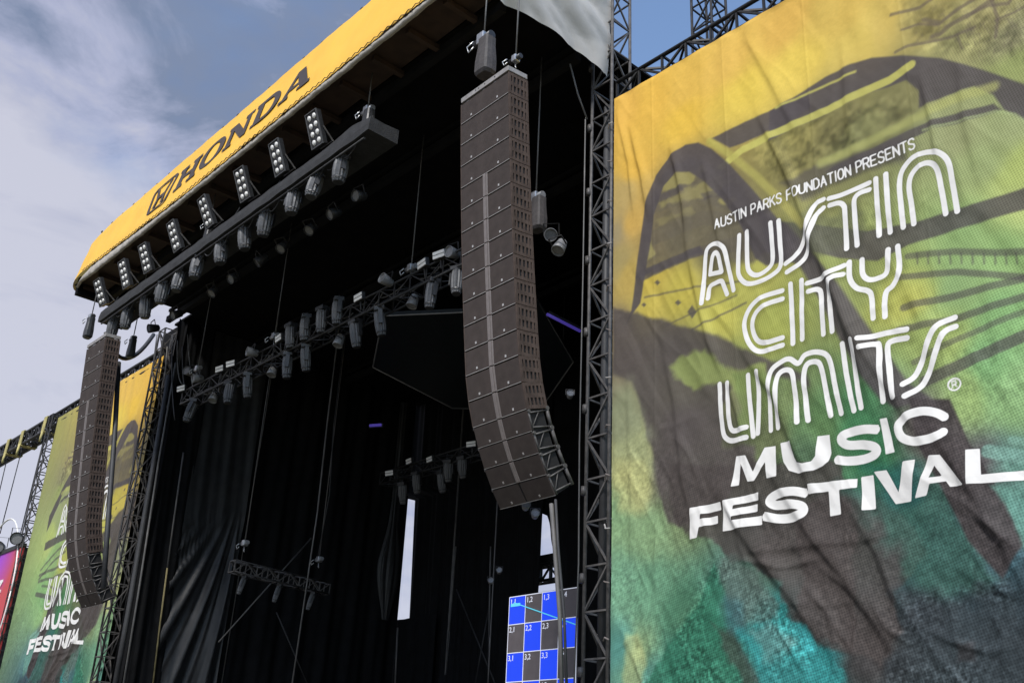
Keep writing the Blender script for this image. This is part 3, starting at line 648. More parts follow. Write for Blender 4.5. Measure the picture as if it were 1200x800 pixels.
def wrinkle(U, V_, seed=0, flip=False):
    """depth of the hung cloth, metres towards the viewer"""
    if flip: U = WB - U
    d = np.zeros(U.shape)
    def fold(pts, wid, amp, skew=0.6):
        nonlocal d
        best = np.full(U.shape, 1e9); sgn = np.zeros(U.shape); fade = np.zeros(U.shape); n = len(pts) - 1
        for i in range(n):
            (x0, y0), (x1, y1) = pts[i], pts[i + 1]; dx, dy = x1 - x0, y1 - y0; l2 = dx * dx + dy * dy
            t = np.clip(((U - x0) * dx + (V_ - y0) * dy) / l2, 0, 1); ex_ = U - x0 - t * dx; ey_ = V_ - y0 - t * dy
            q = ex_ ** 2 + ey_ ** 2; m_ = q < best
            best = np.where(m_, q, best); sgn = np.where(m_, np.sign(dx * ey_ - dy * ex_), sgn); fade = np.where(m_, (i + t) / n, fade)
        s_ = np.sqrt(best) * sgn
        wl = np.where(s_ > 0, wid * (1 - skew * 0.5), wid * (1 + skew))
        d = d + amp * np.exp(-(s_ / wl) ** 2) * np.clip(4 * fade, 0, 1) * np.clip(4 * (1 - fade), 0, 1)
    f = [([(735,140),(750,200),(760,260)], .10, .045), ([(783,165),(792,200),(800,240),(805,300)], .10, .05), ([(722,130),(735,190),(742,260)], .08, .03), ([(865,25),(905,100),(940,170)], .12, .03), ([(880,120),(915,190),(945,260),(955,330)], .10, .05),
         ([(925,230),(960,300),(985,360),(1010,430),(1030,500)], .13, .075), ([(960,300),(1000,390),(1040,450),(1110,560)], .13, .06), ([(1080,480),(1130,560),(1180,640),(1230,740)], .15, .07), ([(860,400),(905,460),(930,520),(960,600)], .12, .06),
         ([(770,380),(790,470),(800,560),(820,640)], .12, .04), ([(830,560),(880,640),(930,700),(990,790)], .14, .07), ([(900,550),(960,640),(1010,700),(1060,790)], .14, .075), ([(980,570),(1030,650),(1060,740)], .12, .05),
         ([(845,650),(930,640),(1010,632),(1060,620)], .09, .022), ([(880,705),(960,708),(1040,700)], .09, .016), ([(1100,650),(1160,690),(1220,700)], .10, .022), ([(850,440),(862,480),(872,520)], .08, .045), ([(1010,700),(1000,750),(995,800)], .07, .035),
         ([(800,270),(815,340),(830,400),(850,450)], .10, .045), ([(1060,300),(1080,380),(1100,450)], .16, .03), ([(1120,60),(1130,140),(1150,220)], .12, .03), ([(1075,80),(1090,140),(1100,200)], .08, .035), ([(985,40),(990,120),(1000,200)], .10, .025), ([(1150,300),(1170,420),(1190,500)], .16, .03),
         ([(735,420),(740,560),(738,700)], .14, .03), ([(770,600),(765,700),(760,800)], .12, .025), ([(820,180),(835,250),(850,320)], .09, .03)]
    for pts, wd_, am in f: fold(px_(pts), wd_ * 0.85, am * 0.98)
    for q in ([(560,520),(640,610),(720,740)], [(600,480),(700,560),(760,640)], [(640,560),(660,700),(650,800)], [(740,560),(800,660),(860,700)], [(420,500),(470,580),(540,700)], [(860,640),(960,690),(1060,720),(1150,700)], [(1000,420),(1060,520),(1130,590)], [(900,520),(960,600),(980,720)],
              [(380,470),(520,500),(640,470)], [(1060,600),(1100,680),(1100,790)], [(500,640),(560,730),(600,800)], [(300,300),(330,420),(360,500)], [(430,240),(470,330),(520,420)], [(1020,360),(1080,400),(1150,450)]):
        fold(z4(q), 0.055, 0.026, 0.3)
    a = U * 0.80 - V_ * 0.42; b = U * 0.42 + V_ * 0.80      # diagonal drag lines
    lowr = np.clip((V_ - 3) / 5, 0, 1)
    d = d + 0.07 * (fbm(a * 1.05 + seed, b * 0.22, 3, 100 + seed) - 0.5) * (0.45 + lowr)
    d = d + 0.024 * (fbm(a * 3.6, b * 0.7, 3, 140 + seed) - 0.5) * (0.5 + lowr)
    rg = 1 - np.abs(2 * fbm(a * 1.7 + 3, b * 0.42, 3, 180 + seed) - 1); d = d + 0.085 * np.clip(rg - 0.72, 0, 1) ** 1.0 * (0.35 + 0.9 * lowr)
    rg = 1 - np.abs(2 * fbm(a * 0.9 + 9, b * 1.3, 3, 230 + seed) - 1); d = d + 0.05 * np.clip(rg - 0.80, 0, 1) * lowr
    d = d + 0.018 * (fbm(U * 4.4, V_ * 0.8, 2, 160 + seed) - 0.5)
    d = d + 0.016 * np.clip(1 - V_ / 2.5, 0, 1) * np.sin(U * 7.2 + np.sin(U * 2.3) * 2)
    # welded seams of the cloth strips
    for s_ in np.arange(1.02, WB, 1.72): d = d + 0.007 * np.exp(-((U - s_) / 0.02) ** 2)
    return d

def banner_material():
    m = bpy.data.materials.new('banner_print'); m.use_nodes = True; t = m.node_tree; n = t.nodes; l = t.links
    b = n['Principled BSDF']; b.inputs['Roughness'].default_value = 0.62; b.inputs['Specular IOR Level'].default_value = 0.10
    ca = n.new('ShaderNodeAttribute'); ca.attribute_name = 'print_colour'
    ia = n.new('ShaderNodeAttribute'); ia.attribute_name = 'letter_distance'
    ha = n.new('ShaderNodeAttribute'); ha.attribute_name = 'halftone'
    pu = n.new('ShaderNodeAttribute'); pu.attribute_name = 'cloth_uv'
    sp = n.new('ShaderNodeSeparateXYZ'); l.new(pu.outputs['Vector'], sp.inputs[0])
    def M(op, a, b_=None, c_=None):
        k = n.new('ShaderNodeMath'); k.operation = op
        for i, x in enumerate((a, b_, c_)):
            if x is None: continue
            if isinstance(x, (int, float)): k.inputs[i].default_value = x
            else: l.new(x, k.inputs[i])
        return k.outputs[0]
    hn = n.new('ShaderNodeTexNoise'); hn.inputs['Scale'].default_value = 1.6; hn.inputs['Detail'].default_value = 5; l.new(pu.outputs['Vector'], hn.inputs['Vector'])
    k = 2 * math.pi / 0.062
    rx = M('MULTIPLY', M('ADD', sp.outputs[0], M('MULTIPLY', sp.outputs[1], 0.6)), k); ry = M('MULTIPLY', M('SUBTRACT', sp.outputs[1], M('MULTIPLY', sp.outputs[0], 0.6)), k)
    dots = M('MULTIPLY', M('SINE', rx), M('SINE', ry))
    dk = M('MULTIPLY', M('MULTIPLY', M('ADD', M('MULTIPLY', dots, 2.0), 0.1), M('MULTIPLY', ha.outputs['Fac'], hn.outputs['Fac'])), 0.42)
    dk = M('MINIMUM', M('MAXIMUM', dk, -0.10), 0.26)
    fac = M('SUBTRACT', 1.0, dk)
    vm = n.new('ShaderNodeVectorMath'); vm.operation = 'SCALE'; l.new(ca.outputs['Color'], vm.inputs[0]); l.new(fac, vm.inputs['Scale'])
    mr = n.new('ShaderNodeMapRange'); mr.interpolation_type = 'SMOOTHSTEP'; l.new(ia.outputs['Fac'], mr.inputs['Value'])
    mr.inputs['From Min'].default_value = 0.006; mr.inputs['From Max'].default_value = -0.006; mr.inputs['To Min'].default_value = 0; mr.inputs['To Max'].default_value = 1
    no = n.new('ShaderNodeTexNoise'); no.inputs['Scale'].default_value = 2.2; no.inputs['Detail'].default_value = 8; l.new(pu.outputs['Vector'], no.inputs['Vector'])
    rp = n.new('ShaderNodeValToRGB'); rp.color_ramp.elements[0].color = (0.66, 0.635, 0.60, 1); rp.color_ramp.elements[1].color = (0.77, 0.75, 0.715, 1); l.new(no.outputs['Fac'], rp.inputs['Fac'])
    mx_ = n.new('ShaderNodeMix'); mx_.data_type = 'RGBA'; l.new(mr.outputs[0], mx_.inputs[0]); l.new(vm.outputs[0], mx_.inputs[6]); l.new(rp.outputs['Color'], mx_.inputs[7])
    l.new(mx_.outputs[2], b.inputs['Base Color'])
    bp = n.new('ShaderNodeBump'); bp.inputs['Strength'].default_value = 0.25; bp.inputs['Distance'].default_value = 0.03
    nb = n.new('ShaderNodeTexNoise'); nb.inputs['Scale'].default_value = 5.0; nb.inputs['Detail'].default_value = 5; l.new(pu.outputs['Vector'], nb.inputs['Vector'])
    l.new(nb.outputs['Fac'], bp.inputs['Height']); l.new(bp.outputs[0], b.inputs['Normal'])
    return m
BM = banner_material()
PRINT_GAIN = 0.84
def make_banner(x0, ztop, y0, label, mirror, text_du, text_scale, seed):
    d = wrinkle(UU, VV, seed, mirror)
    edge = np.clip(np.minimum(UU, WB - UU) / 0.10, 0, 1) * np.clip(VV / 0.10, 0, 1)
    d = d * (0.25 + 0.75 * edge) - 0.05
    co = np.stack([x0 + UU, y0 - d, ztop - VV - 0.012 * np.abs(np.sin(UU * 4.3)) * (VV < 0.02)], -1).reshape(-1, 3)
    idx = np.arange(NU * NV).reshape(NV, NU)
    q = np.stack([idx[1:, :-1], idx[1:, 1:], idx[:-1, 1:], idx[:-1, :-1]], -1).reshape(-1, 4)
    me = bpy.data.meshes.new('banner_cloth'); nf = len(q)
    me.vertices.add(len(co)); me.vertices.foreach_set('co', co.ravel())
    me.loops.add(nf * 4); me.loops.foreach_set('vertex_index', q.ravel().astype(np.int32))
    me.polygons.add(nf); me.polygons.foreach_set('loop_start', np.arange(0, nf * 4, 4, dtype=np.int32)); me.polygons.foreach_set('loop_total', np.full(nf, 4, np.int32))
    me.polygons.foreach_set('use_smooth', np.ones(nf, bool)); me.update()
    pr, hf, ik = PRINT, HALF, INK
    if mirror: pr = pr[:, ::-1]; hf = hf[:, ::-1]
    if text_du or text_scale != 1:
        us = (ug - text_du) / text_scale; ii = np.clip(np.round(us / (ug[1] - ug[0])).astype(int), 0, NU - 1); jj = np.clip(np.round((5.5 + (vg - 5.5) / 1.06) / (vg[1] - vg[0])).astype(int), 0, NV - 1)
        ik = ik[np.ix_(jj, ii)] * text_scale
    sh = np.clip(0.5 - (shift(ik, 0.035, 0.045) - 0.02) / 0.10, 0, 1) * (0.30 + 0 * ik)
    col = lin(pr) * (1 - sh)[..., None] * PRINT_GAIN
    rgba = np.concatenate([col, np.ones(col.shape[:2] + (1,))], -1).astype(np.float32)
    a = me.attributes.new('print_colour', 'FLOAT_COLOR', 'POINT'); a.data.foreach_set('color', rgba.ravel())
    a = me.attributes.new('letter_distance', 'FLOAT', 'POINT'); a.data.foreach_set('value', ik.astype(np.float32).ravel())
    a = me.attributes.new('halftone', 'FLOAT', 'POINT'); a.data.foreach_set('value', np.ascontiguousarray(hf).astype(np.float32).ravel())
    a = me.attributes.new('cloth_uv', 'FLOAT_VECTOR', 'POINT'); a.data.foreach_set('vector', np.stack([UU, VV, 0 * UU], -1).astype(np.float32).ravel())
    me.materials.append(BM)
    o = bpy.data.objects.new('festival_banner', me); COL.objects.link(o)
    tag(o, label, 'banner', 'printed festival banners'); return o
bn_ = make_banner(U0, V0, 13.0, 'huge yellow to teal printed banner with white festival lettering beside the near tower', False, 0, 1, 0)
for k, z in enumerate(np.arange(14.4, 3.2, -0.93)):
    MB().tube([(U0 + 0.03, 12.97, z), (U0 - 0.05, 12.95, z + 0.02 * (k % 3)), (U0 - 0.14, 13.02, z + 0.05 * ((k * 7) % 4 - 1))], 0.014, 5).build('tie', 'waveguide_grey' if k % 3 else 'badge', bn_)
make_banner(-43.45, 15.36, 13.05, 'far printed festival banner half hidden behind the farther speaker column', True, 0.9, 1.0, 7)

# ------------------------------------------------------------------ hung speaker columns
WK = 1.342
def cabinet_k1(split=True):
    h, dp_ = 0.43, 0.448
    body = MB().box((0, dp_ / 2 + 0.012, -h / 2), (WK - 0.03, dp_ - 0.024, h)).build('speaker_cabinet', 'speaker_paint')
    gr = MB()
    if split:
        for s_ in (-1, 1): gr.box((s_ * (WK / 4 + 0.012), 0.004, -h / 2 - 0.002), (WK / 2 - 0.05, 0.016, h - 0.028))
    else: gr.box((0, 0.004, -h / 2 - 0.002), (WK - 0.03, 0.016, h - 0.028))
    gr.build('grille', 'speaker_paint', body, True, 0.004)
    MB().box((0, -0.002, -h + 0.004), (WK - 0.02, 0.012, 0.011)).build('seam_strip', 'seam_light', body, True)
    for x in (-0.36, 0.37):
        MB().box((x, -0.010, -h + 0.065), (0.034, 0.012, 0.044)).build('badge', 'badge', body, True, 0.004)
    for s_ in (-1, 1):
        sp_ = MB(); xo = s_ * (WK / 2)
        sp_.box((xo - s_ * 0.012, dp_ / 2, -h / 2), (0.006, dp_ - 0.03, h - 0.02))
        pl = MB()
        ys = np.linspace(0.012, dp_ - 0.012, 6)
        for k in range(6):
            wy = 0.05 if k in (0, 5) else 0.034
            pl.box((xo, min(max(ys[k], wy / 2), dp_ - wy / 2), -h / 2), (0.026, wy, h))
        for zz, hh in ((-0.03, 0.06), (-h / 2, 0.075), (-h + 0.03, 0.06)): pl.box((xo - s_ * 0.001, dp_ / 2, zz), (0.022, dp_ - 0.006, hh))
        p_ = pl.build('rigging_panel', 'speaker_side', body, True, 0.003); sp_.build('side_lining', 'speaker_dark', body, True)
    return body
def cabinet_k2():
    h, dp_ = 0.344, 0.42
    body = MB().box((0, dp_ * 0.46, -h / 2), (WK - 0.06, dp_ * 0.86, h)).build('speaker_cabinet', 'speaker_dark')
    gr = MB()
    for s_ in (-1, 1): gr.box((s_ * (WK / 4 + 0.004), 0.004, -h / 2), (WK / 2 - 0.03, 0.02, h - 0.022))
    gr.build('grille', 'speaker_paint', body, True, 0.004)
    MB().box((0, -0.002, -h + 0.004), (WK - 0.02, 0.012, 0.009)).build('seam_strip', 'seam_light', body, True)
    for x in (-0.33, 0.34): MB().box((x, -0.012, -h + 0.06), (0.03, 0.012, 0.04)).build('badge', 'seam_light', body, True, 0.004)
    for s_ in (-1, 1):
        xo = s_ * (WK / 2 - 0.012); fr = MB()
        fr.tube([(xo, 0.03, 0), (xo, 0.03, -h)], 0.018, 8); fr.tube([(xo, dp_ + 0.02, -0.01), (xo, dp_ + 0.02, -h)], 0.030, 8)
        fr.tube([(xo, 0.03, -0.05), (xo, dp_ + 0.02, -0.05)], 0.014, 8); fr.tube([(xo, 0.03, -h + 0.06), (xo, dp_ + 0.02, -h + 0.03)], 0.014, 8)
        fr.tube([(xo, 0.04, -h + 0.06), (xo, dp_ * 0.6, -0.05)], 0.010, 6)
        fr.tube([(xo - 0.03, dp_ + 0.02, -0.02), (xo + 0.03, dp_ + 0.02, -0.02)], 0.038, 10); fr.tube([(xo - 0.03, 0.03, -0.02), (xo + 0.03, 0.03, -0.02)], 0.026, 10)
        fr.build('rigging_frame', 'truss_grey', body, True)
    return body
def waveguide(h, parent, tp_):
    w_ = 0.066 if tp_ == 1 else 0.05
    m = MB(); m.box((0.0, -0.012, -h / 2 - 0.004), (w_, 0.03, h - 0.004)); m.box((w_ * 0.85, -0.006, -h / 2 - 0.004), (w_ * 0.6, 0.02, h - 0.004))
    m.box((-w_ * 0.62, -0.006, -h / 2 - 0.004), (w_ * 0.18, 0.02, h - 0.004))
    return m.build('waveguide', 'waveguide_grey', parent, True, 0.006)
def attach(o, par, loc, rx):
    o.parent = par; o.location = loc; o.rotation_euler = (rx, 0, 0)
K1 = cabinet_k1(False); K1W = cabinet_k1(); waveguide(0.43, K1W, 1)
K2P = cabinet_k2(); K2 = cabinet_k2(); waveguide(0.344, K2, 2)
used = set()
def line_array(org, yaw, label):
    r = empty('speaker_column', org, label, 'speaker array', 'hung speaker columns', yaw)
    y, z = 0.0, 0.0
    xo = -WK / 2
    a, b, c1 = 0.0727, 0.0051, 0.0793
    bp = MB(); bp.box((0, 0.02, 0.075), (WK, 0.05, 0.10)); bp.box((0, 0.42, 0.075), (WK, 0.05, 0.10))
    for s_ in (-1, 1): bp.box((s_ * (WK / 2 - 0.03), 0.22, 0.076), (0.06, 0.35, 0.098))
    for k in (-.16, .16): bp.box((k, 0.22, 0.075), (0.05, 0.35, 0.08))
    bo = bp.build('bumper_frame', 'seam_light', r, True, 0.006); attach(bo, r, (xo, 0, 0.012), a)
    ho = MB()
    for x in (-0.24, -0.16, 0.02, 0.30): ho.tube([(x, -0.008, 0.08), (x, 0.0, 0.08)], 0.014, 8)
    hb = ho.build('hole_disc', 'speaker_dark', bo, True)  # dark discs for the plate's holes, their shade put into colour
    for i in range(18):
        t = a + b * min(i, 13) + (c1 * (i - 11) if i >= 12 else 0)
        hh = 0.44 if i < 14 else 0.354
        src = K1 if i < 4 else K1W if i < 14 else K2 if i < 17 else K2P
        o = src if src not in used else dup(src)
        used.add(src)
        attach(o, r, (xo, y, z), t)
        y += math.sin(t) * hh; z -= math.cos(t) * hh
    return r
pa_near = line_array((-11.415, 9.565, 13.386), -0.0236, 'huge curved black speaker column hanging in front of the dark stage opening')
pa_far = line_array((-28.5, 9.36, 13.318), 0.011, 'curved black speaker column hanging in front of the far printed banner')

def hoist(root_p, top_z, label, bag=True, s=1.0, grp='chain hoists', lean=0.0, m='black_plastic'):
    """an electric chain motor with its lifting chain up to the roof and a chain bag"""
    p = V(root_p); r = empty('chain_hoist', p, label, 'chain hoist', grp)
    MB().tube([p + Vector((-.24 * s, 0, 0)), p + Vector((.24 * s, 0, 0))], 0.085 * s, 12).build('motor', m, r)
    MB().box(p + Vector((0, 0, 0.0)), (0.2 * s, 0.22 * s, 0.24 * s)).build('gearbox', 'steel', r, bevel=0.02)
    MB().tube([p + Vector((0, 0, .1 * s)), (p.x + lean, p.y, top_z)], 0.016, 6).build('chain', 'cable_grey', r)
    MB().tube([p + Vector((0, 0, -.1 * s)), p + Vector((0, 0, -.30 * s)), p + Vector((0.03, 0, -.36 * s))], 0.02 * s, 6).build('hook', 'steel', r)
    hd_ = MB(); hd_.tube([p + Vector((-.16 * s, -.12, -.02)), p + Vector((-.30 * s, -.16, -.10 * s)), p + Vector((-.26 * s, -.14, -.24 * s)), p + Vector((-.14 * s, -.12, -.16 * s))], 0.014, 6); hd_.build('handle', 'steel', r)
    if bag:
        q = p + Vector((0.13 * s, -0.02, -0.08 * s)); n_ = 12; vs = []
        for k, (hz, a_, b_) in enumerate(((0, .15, .13), (-.2, .155, .135), (-.55, .19, .16), (-.78, .19, .16), (-.84, .15, .12))):
            for j in range(n_):
                t = 2 * math.pi * j / n_; cx_, sy_ = math.cos(t), math.sin(t)
                vs.append(q + Vector((math.copysign(abs(cx_) ** .55, cx_) * a_ * s * (1 + .05 * math.sin(5 * t)), math.copysign(abs(sy_) ** .55, sy_) * b_ * s, hz * s)))
        fs_ = [(k * n_ + j, k * n_ + (j + 1) % n_, (k + 1) * n_ + (j + 1) % n_, (k + 1) * n_ + j) for k in range(4) for j in range(n_)] + [tuple(range(n_ * 4, n_ * 5))]
        mb = MB(); mb.add(vs, fs_, False); mb.build('chain_bag', 'bag_brown' if s > 0.85 else 'black_plastic', r)
    return r
p = at(567, 47, 1, 9.8); hoist(p, ZB + 0.5, 'chain hoist with ribbed bag just above the near speaker column', s=1.0)
hoist((-11.75, 10.0, 14.1), ZB + 0.5, 'small hoist at the back corner of the near speaker column top', False, 0.6)
p = at(107, 372, 1, 9.6); hoist(p, ZB + 0.1, 'chain hoist with bag above the far speaker column, against pale sky', s=0.8, m='fixture_dark')
p = at(156, 397, 1, 10.4); hoist(p, ZB + 0.3, 'dark hoist hanging between the far speaker column and the far tower top', s=0.7, m='fixture_dark')
p = at(697, 12, 1, 12.9); r_ = hoist(p, 19.0, 'yellow chain hoist on the tall near tower beside the grey tarpaulin', False, 0.8, m='hoist_yellow')

def cable(pts, r, label, m='cable_dark', n=6, name='cable', cat='cable', group=None):
    return tag(MB().tube(pts, r, n).build(name, m), label, cat, group)
def catenary(p, q, sag, n=14):
    p = V(p); q = V(q)
    return [p.lerp(q, i / n) + Vector((0, 0, -sag * 4 * (i / n) * (1 - i / n))) for i in range(n + 1)]
# feeder cables below and behind the columns
cable([at(646, 590, 1, 10.9), at(650, 640, 1, 10.9), at(656, 720, 1, 10.95), at(659, 830, 1, 11.0)], 0.035, 'thick grey cable pair dropping below the near speaker column', 'cable_grey')
cable([at(651, 585, 1, 10.9), at(654, 640, 1, 10.9), at(661, 720, 1, 10.95), at(665, 830, 1, 11.0)], 0.022, 'thin dark cable dropping below the near speaker column', 'cable_dark')
cable([at(139, 425, 1, 10.2), at(135, 500, 1, 10.2), at(126, 620, 1, 10.3), at(121, 690, 1, 10.4)], 0.075, 'thick black cable bundle hanging straight behind the far speaker column', 'cable_dark', 8)
cable(catenary(at(124, 390, 1, 10.2), at(180, 392, 1, 12.8), 0.9), 0.07, 'thick black cable looping from the far speaker column to the far tower', 'cable_dark', 8)

for k in range(7):
    q_ = at(184 + 6 * k, 392 + 7 * (k % 3), 1, 13.0); q2 = at(178 + 9 * k, 450 + 14 * ((k * 5) % 4), 1, 13.2)
    cable(catenary(q_, q2, 0.25 + 0.1 * (k % 3), 8), 0.022 + 0.006 * (k % 2), 'dark cable drooping among the clutter at the far tower head', 'cable_dark' if k % 2 else 'cable_grey', group='cables at the far tower head')
# ------------------------------------------------------------------ front lighting truss under the roof edge
ft = empty('lighting_truss', (-22.6, 9.9, 14.3), 'cloth wrapped black truss running under the roof front', 'lighting truss', 'lighting trusses')
X0, X1 = -29.9, -15.75; Y0, Y1, Z0, Z1 = 9.5, 10.25, 14.28, 14.62
cs = MB(); vs = []; n = 120
for i in range(n + 1):
    x = X0 + (X1 - X0) * i / n; j1, j2, j3 = [0.006 * math.sin(x * f_ + q_) for f_, q_ in ((5.3, 0), (7.1, 1), (3.7, 2))]
    up_ = 0.10 * math.exp(-((x + 16.6) / 0.5) ** 2)
    vs += [(x, Y0 + j1, Z0 + j2), (x, Y0 + j3, (Z0 + Z1) / 2), (x, Y0 + 0.02 + j2, Z1 + j1 + up_), (x, (Y0 + Y1) / 2, Z1 - 0.03 + up_ * 1.6), (x, Y1 + j2, Z1 + j3 + up_), (x, Y1 + j1, Z0 + j1)]
fs = [(i * 6 + j, (i + 1) * 6 + j, (i + 1) * 6 + (j + 1) % 6, i * 6 + (j + 1) % 6) for i in range(n) for j in range(6)]
cs.add(vs, fs, False); cs.f += [tuple(range(6)), tuple(reversed(range(n * 6, n * 6 + 6)))]; cs.sm += [False, False]
cs.build('cloth_cover', 'cloth_wrap', ft)
rl_ = MB(); rl_.tube([(X0 + 0.2, Y0 + 0.05, Z0 - 0.10), (X1 - 0.2, Y0 + 0.05, Z0 - 0.10)], 0.025, 8); rl_.build('lamp_rail', 'truss_black', ft)
rl_ = MB(); rl_.tube([(X0 + 0.1, Y0 + 0.15, Z1 + 0.10), (X1 - 0.1, Y0 + 0.15, Z1 + 0.10)], 0.025, 8); rl_.build('lamp_rail', 'truss_black', ft)
p = at(431, 130, 1, 9.9); hoist(p, ZB + 0.5, 'chain hoist at the near end of the cloth wrapped truss', True, 0.8, m='steel')
p = at(246, 262, 1, 9.9); hoist(p, ZB + 0.5, 'dark chain hoist halfway along the cloth wrapped truss', True, 0.7)

lm = MB(); xs = np.arange(X0 + 0.5, X1 - 0.3, 0.62)
for k in range(len(xs) - 1):
    sg = rnd.uniform(0.05, 0.24); a_ = Vector((xs[k], Y0 + 0.12 + rnd.uniform(-.05, .2), Z0 - 0.05)); b_ = Vector((xs[k + 1], Y0 + 0.12, Z0 - 0.05))
    lm.tube([a_.lerp(b_, i / 6) + Vector((0, 0, -sg * 4 * (i / 6) * (1 - i / 6))) for i in range(7)], 0.013, 5)
    if k % 3 == 0: lm.tube([a_, a_ + Vector((.05, .05, .5)), a_ + Vector((.2, .1, .75))], 0.014, 5)
lm.build('cable_loom', 'cable_dark', ft)
def blinder(label):
    r = empty('blinder_lamp', (0, 0, 0), label, 'stage lamp', 'eight-lens blinder panels above the wrapped truss')
    h = MB(); h.box((0, 0.07, 0), (0.50, 0.14, 0.98))
    h.build('housing', 'fixture_dark', r, True, 0.012)
    rm = MB()
    for s_ in (-1, 1): rm.box((s_ * 0.245, -0.015, 0), (0.022, 0.04, 1.0))
    for s_ in (-1, 1): rm.box((0, -0.015, s_ * 0.488), (0.468, 0.04, 0.022))
    rm.build('rim', 'lamp_grey', r, True)
    fc = MB(); fc.box((0, -0.004, 0), (0.468, 0.006, 0.95)); fc.build('face', 'black_plastic', r, True)
    for cx_ in (-0.112, 0.112):
        for k in range(4):
            l_ = MB(); z = 0.345 - 0.23 * k; n = 14; vs = []
            for (rr, yy) in ((0.068, -0.008), (0.060, -0.034), (0.034, -0.046)):
                vs += [(cx_ + rr * math.cos(2 * math.pi * j / n), yy, z + rr * 1.15 * math.sin(2 * math.pi * j / n)) for j in range(n)]
            l_.add(vs, [(a * n + j, a * n + (j + 1) % n, (a + 1) * n + (j + 1) % n, (a + 1) * n + j) for a in range(2) for j in range(n)] + [tuple(range(2 * n, 3 * n))], True)
            l_.build('lens', 'lamp_white', r, True)
    yk = MB()
    for s_ in (-1, 1): yk.bar((s_ * 0.275, 0.08, 0.0), (s_ * 0.275, 0.30, -0.42), 0.02, 0.05)
    yk.bar((-0.285, 0.30, -0.42), (0.285, 0.30, -0.42), 0.05, 0.02)
    yk.build('yoke', 'truss_grey', r, True)
    return r
BL = [-30.05, -28.27, -26.83, -24.99, -23.15, -21.23, -19.55, -17.92]
b0 = blinder('tall blinder panel with eight white lenses, first from the far end under the yellow banner')
for i, x in enumerate(BL):
    o = b0 if i == 0 else dup(b0)
    o.location = (x, 9.42, 15.30); o.scale = (0.86, 0.86, 0.84); o.rotation_euler = (R(-24 - rnd.uniform(-3, 3)) * -1, 0, R(rnd.uniform(-4, 4)))
    o['label'] = 'blinder panel with eight white lenses, %s from the far rounded end of the yellow banner' % ORD[i]

def hung_lamp(label, grp, dia=0.32, hgt=0.60, fins=True, m='lamp_grey'):
    """moving head hanging from a clamp: base, yoke, ribbed body pointing down"""
    r = empty('moving_head', (0, 0, 0), label, 'stage lamp', grp)
    MB().box((0, 0.03, -0.10), (0.30, 0.26, 0.12)).build('base', 'fixture_dark', r, True, 0.02)
    c_ = MB(); c_.tube([(0, 0.03, 0.03), (0, 0.03, -0.05)], 0.03, 8); c_.build('clamp', 'truss_black', r, True)
    for s_ in (-1, 1): MB().bar((s_ * (dia / 2 + 0.035), 0.05, -0.16), (s_ * (dia / 2 + 0.035), 0.02, -0.16 - hgt * 0.55), 0.03, 0.10, (0, 1, 0)).build('yoke_arm', 'fixture_dark', r, True)
    n = 26; prof = [(0, .55), (.03, .78), (.10, .92), (.35, 1.0), (.62, 0.98), (.80, .90), (.95, .80), (1.0, .74)]
    vs = []; z0 = -0.13
    for t, k in prof:
        for j in range(n):
            rr = dia / 2 * k * (1.0 if (not fins or j % 2) else 0.86)
            vs.append((rr * math.cos(2 * math.pi * j / n), rr * math.sin(2 * math.pi * j / n), z0 - hgt * t))
    hd_ = MB(); m_ = len(prof)
    hd_.add(vs, [(a * n + j, a * n + (j + 1) % n, (a + 1) * n + (j + 1) % n, (a + 1) * n + j) for a in range(m_ - 1) for j in range(n)] + [tuple(range(n)), tuple(reversed(range((m_ - 1) * n, m_ * n)))], False)
    ho_ = hd_.build('head', m, r, True)
    bd = MB(); vs = []
    for zz in (z0 - hgt * 0.86, z0 - hgt * 0.91):
        vs += [(dia * .47 * math.cos(2 * math.pi * j / n), dia * .47 * math.sin(2 * math.pi * j / n), zz) for j in range(n)]
    bd.add(vs, [(j, (j + 1) % n, n + (j + 1) % n, n + j) for j in range(n)], True); bd.build('collar', 'black_plastic', ho_, True)
    ln = MB(); ln.tube([(0, 0, z0 - hgt), (0, 0, z0 - hgt - 0.02)], dia * .34, 16); ln.build('lens', 'black_plastic', ho_, True)
    return r
HD = [-29.18, -28.18, -27.06, -25.75, -24.77, -23.68, -22.49, -21.37, -20.26, -18.98, -18.02, -17.0]
h0 = hung_lamp('x', 'ribbed moving heads hanging under the wrapped truss', 0.34, 0.58)
for i, x in enumerate(HD):
    o = h0 if i == 0 else dup(h0)
    o.location = (x, 9.72 + rnd.uniform(-.03, .03), 14.36); o.rotation_euler = (R(rnd.uniform(-14, 10)), R(rnd.uniform(-7, 9)), R(rnd.uniform(-40, 40)))
    o['label'] = 'ribbed grey lamp hanging under the cloth wrapped truss, %s from its far end' % ORD[i]
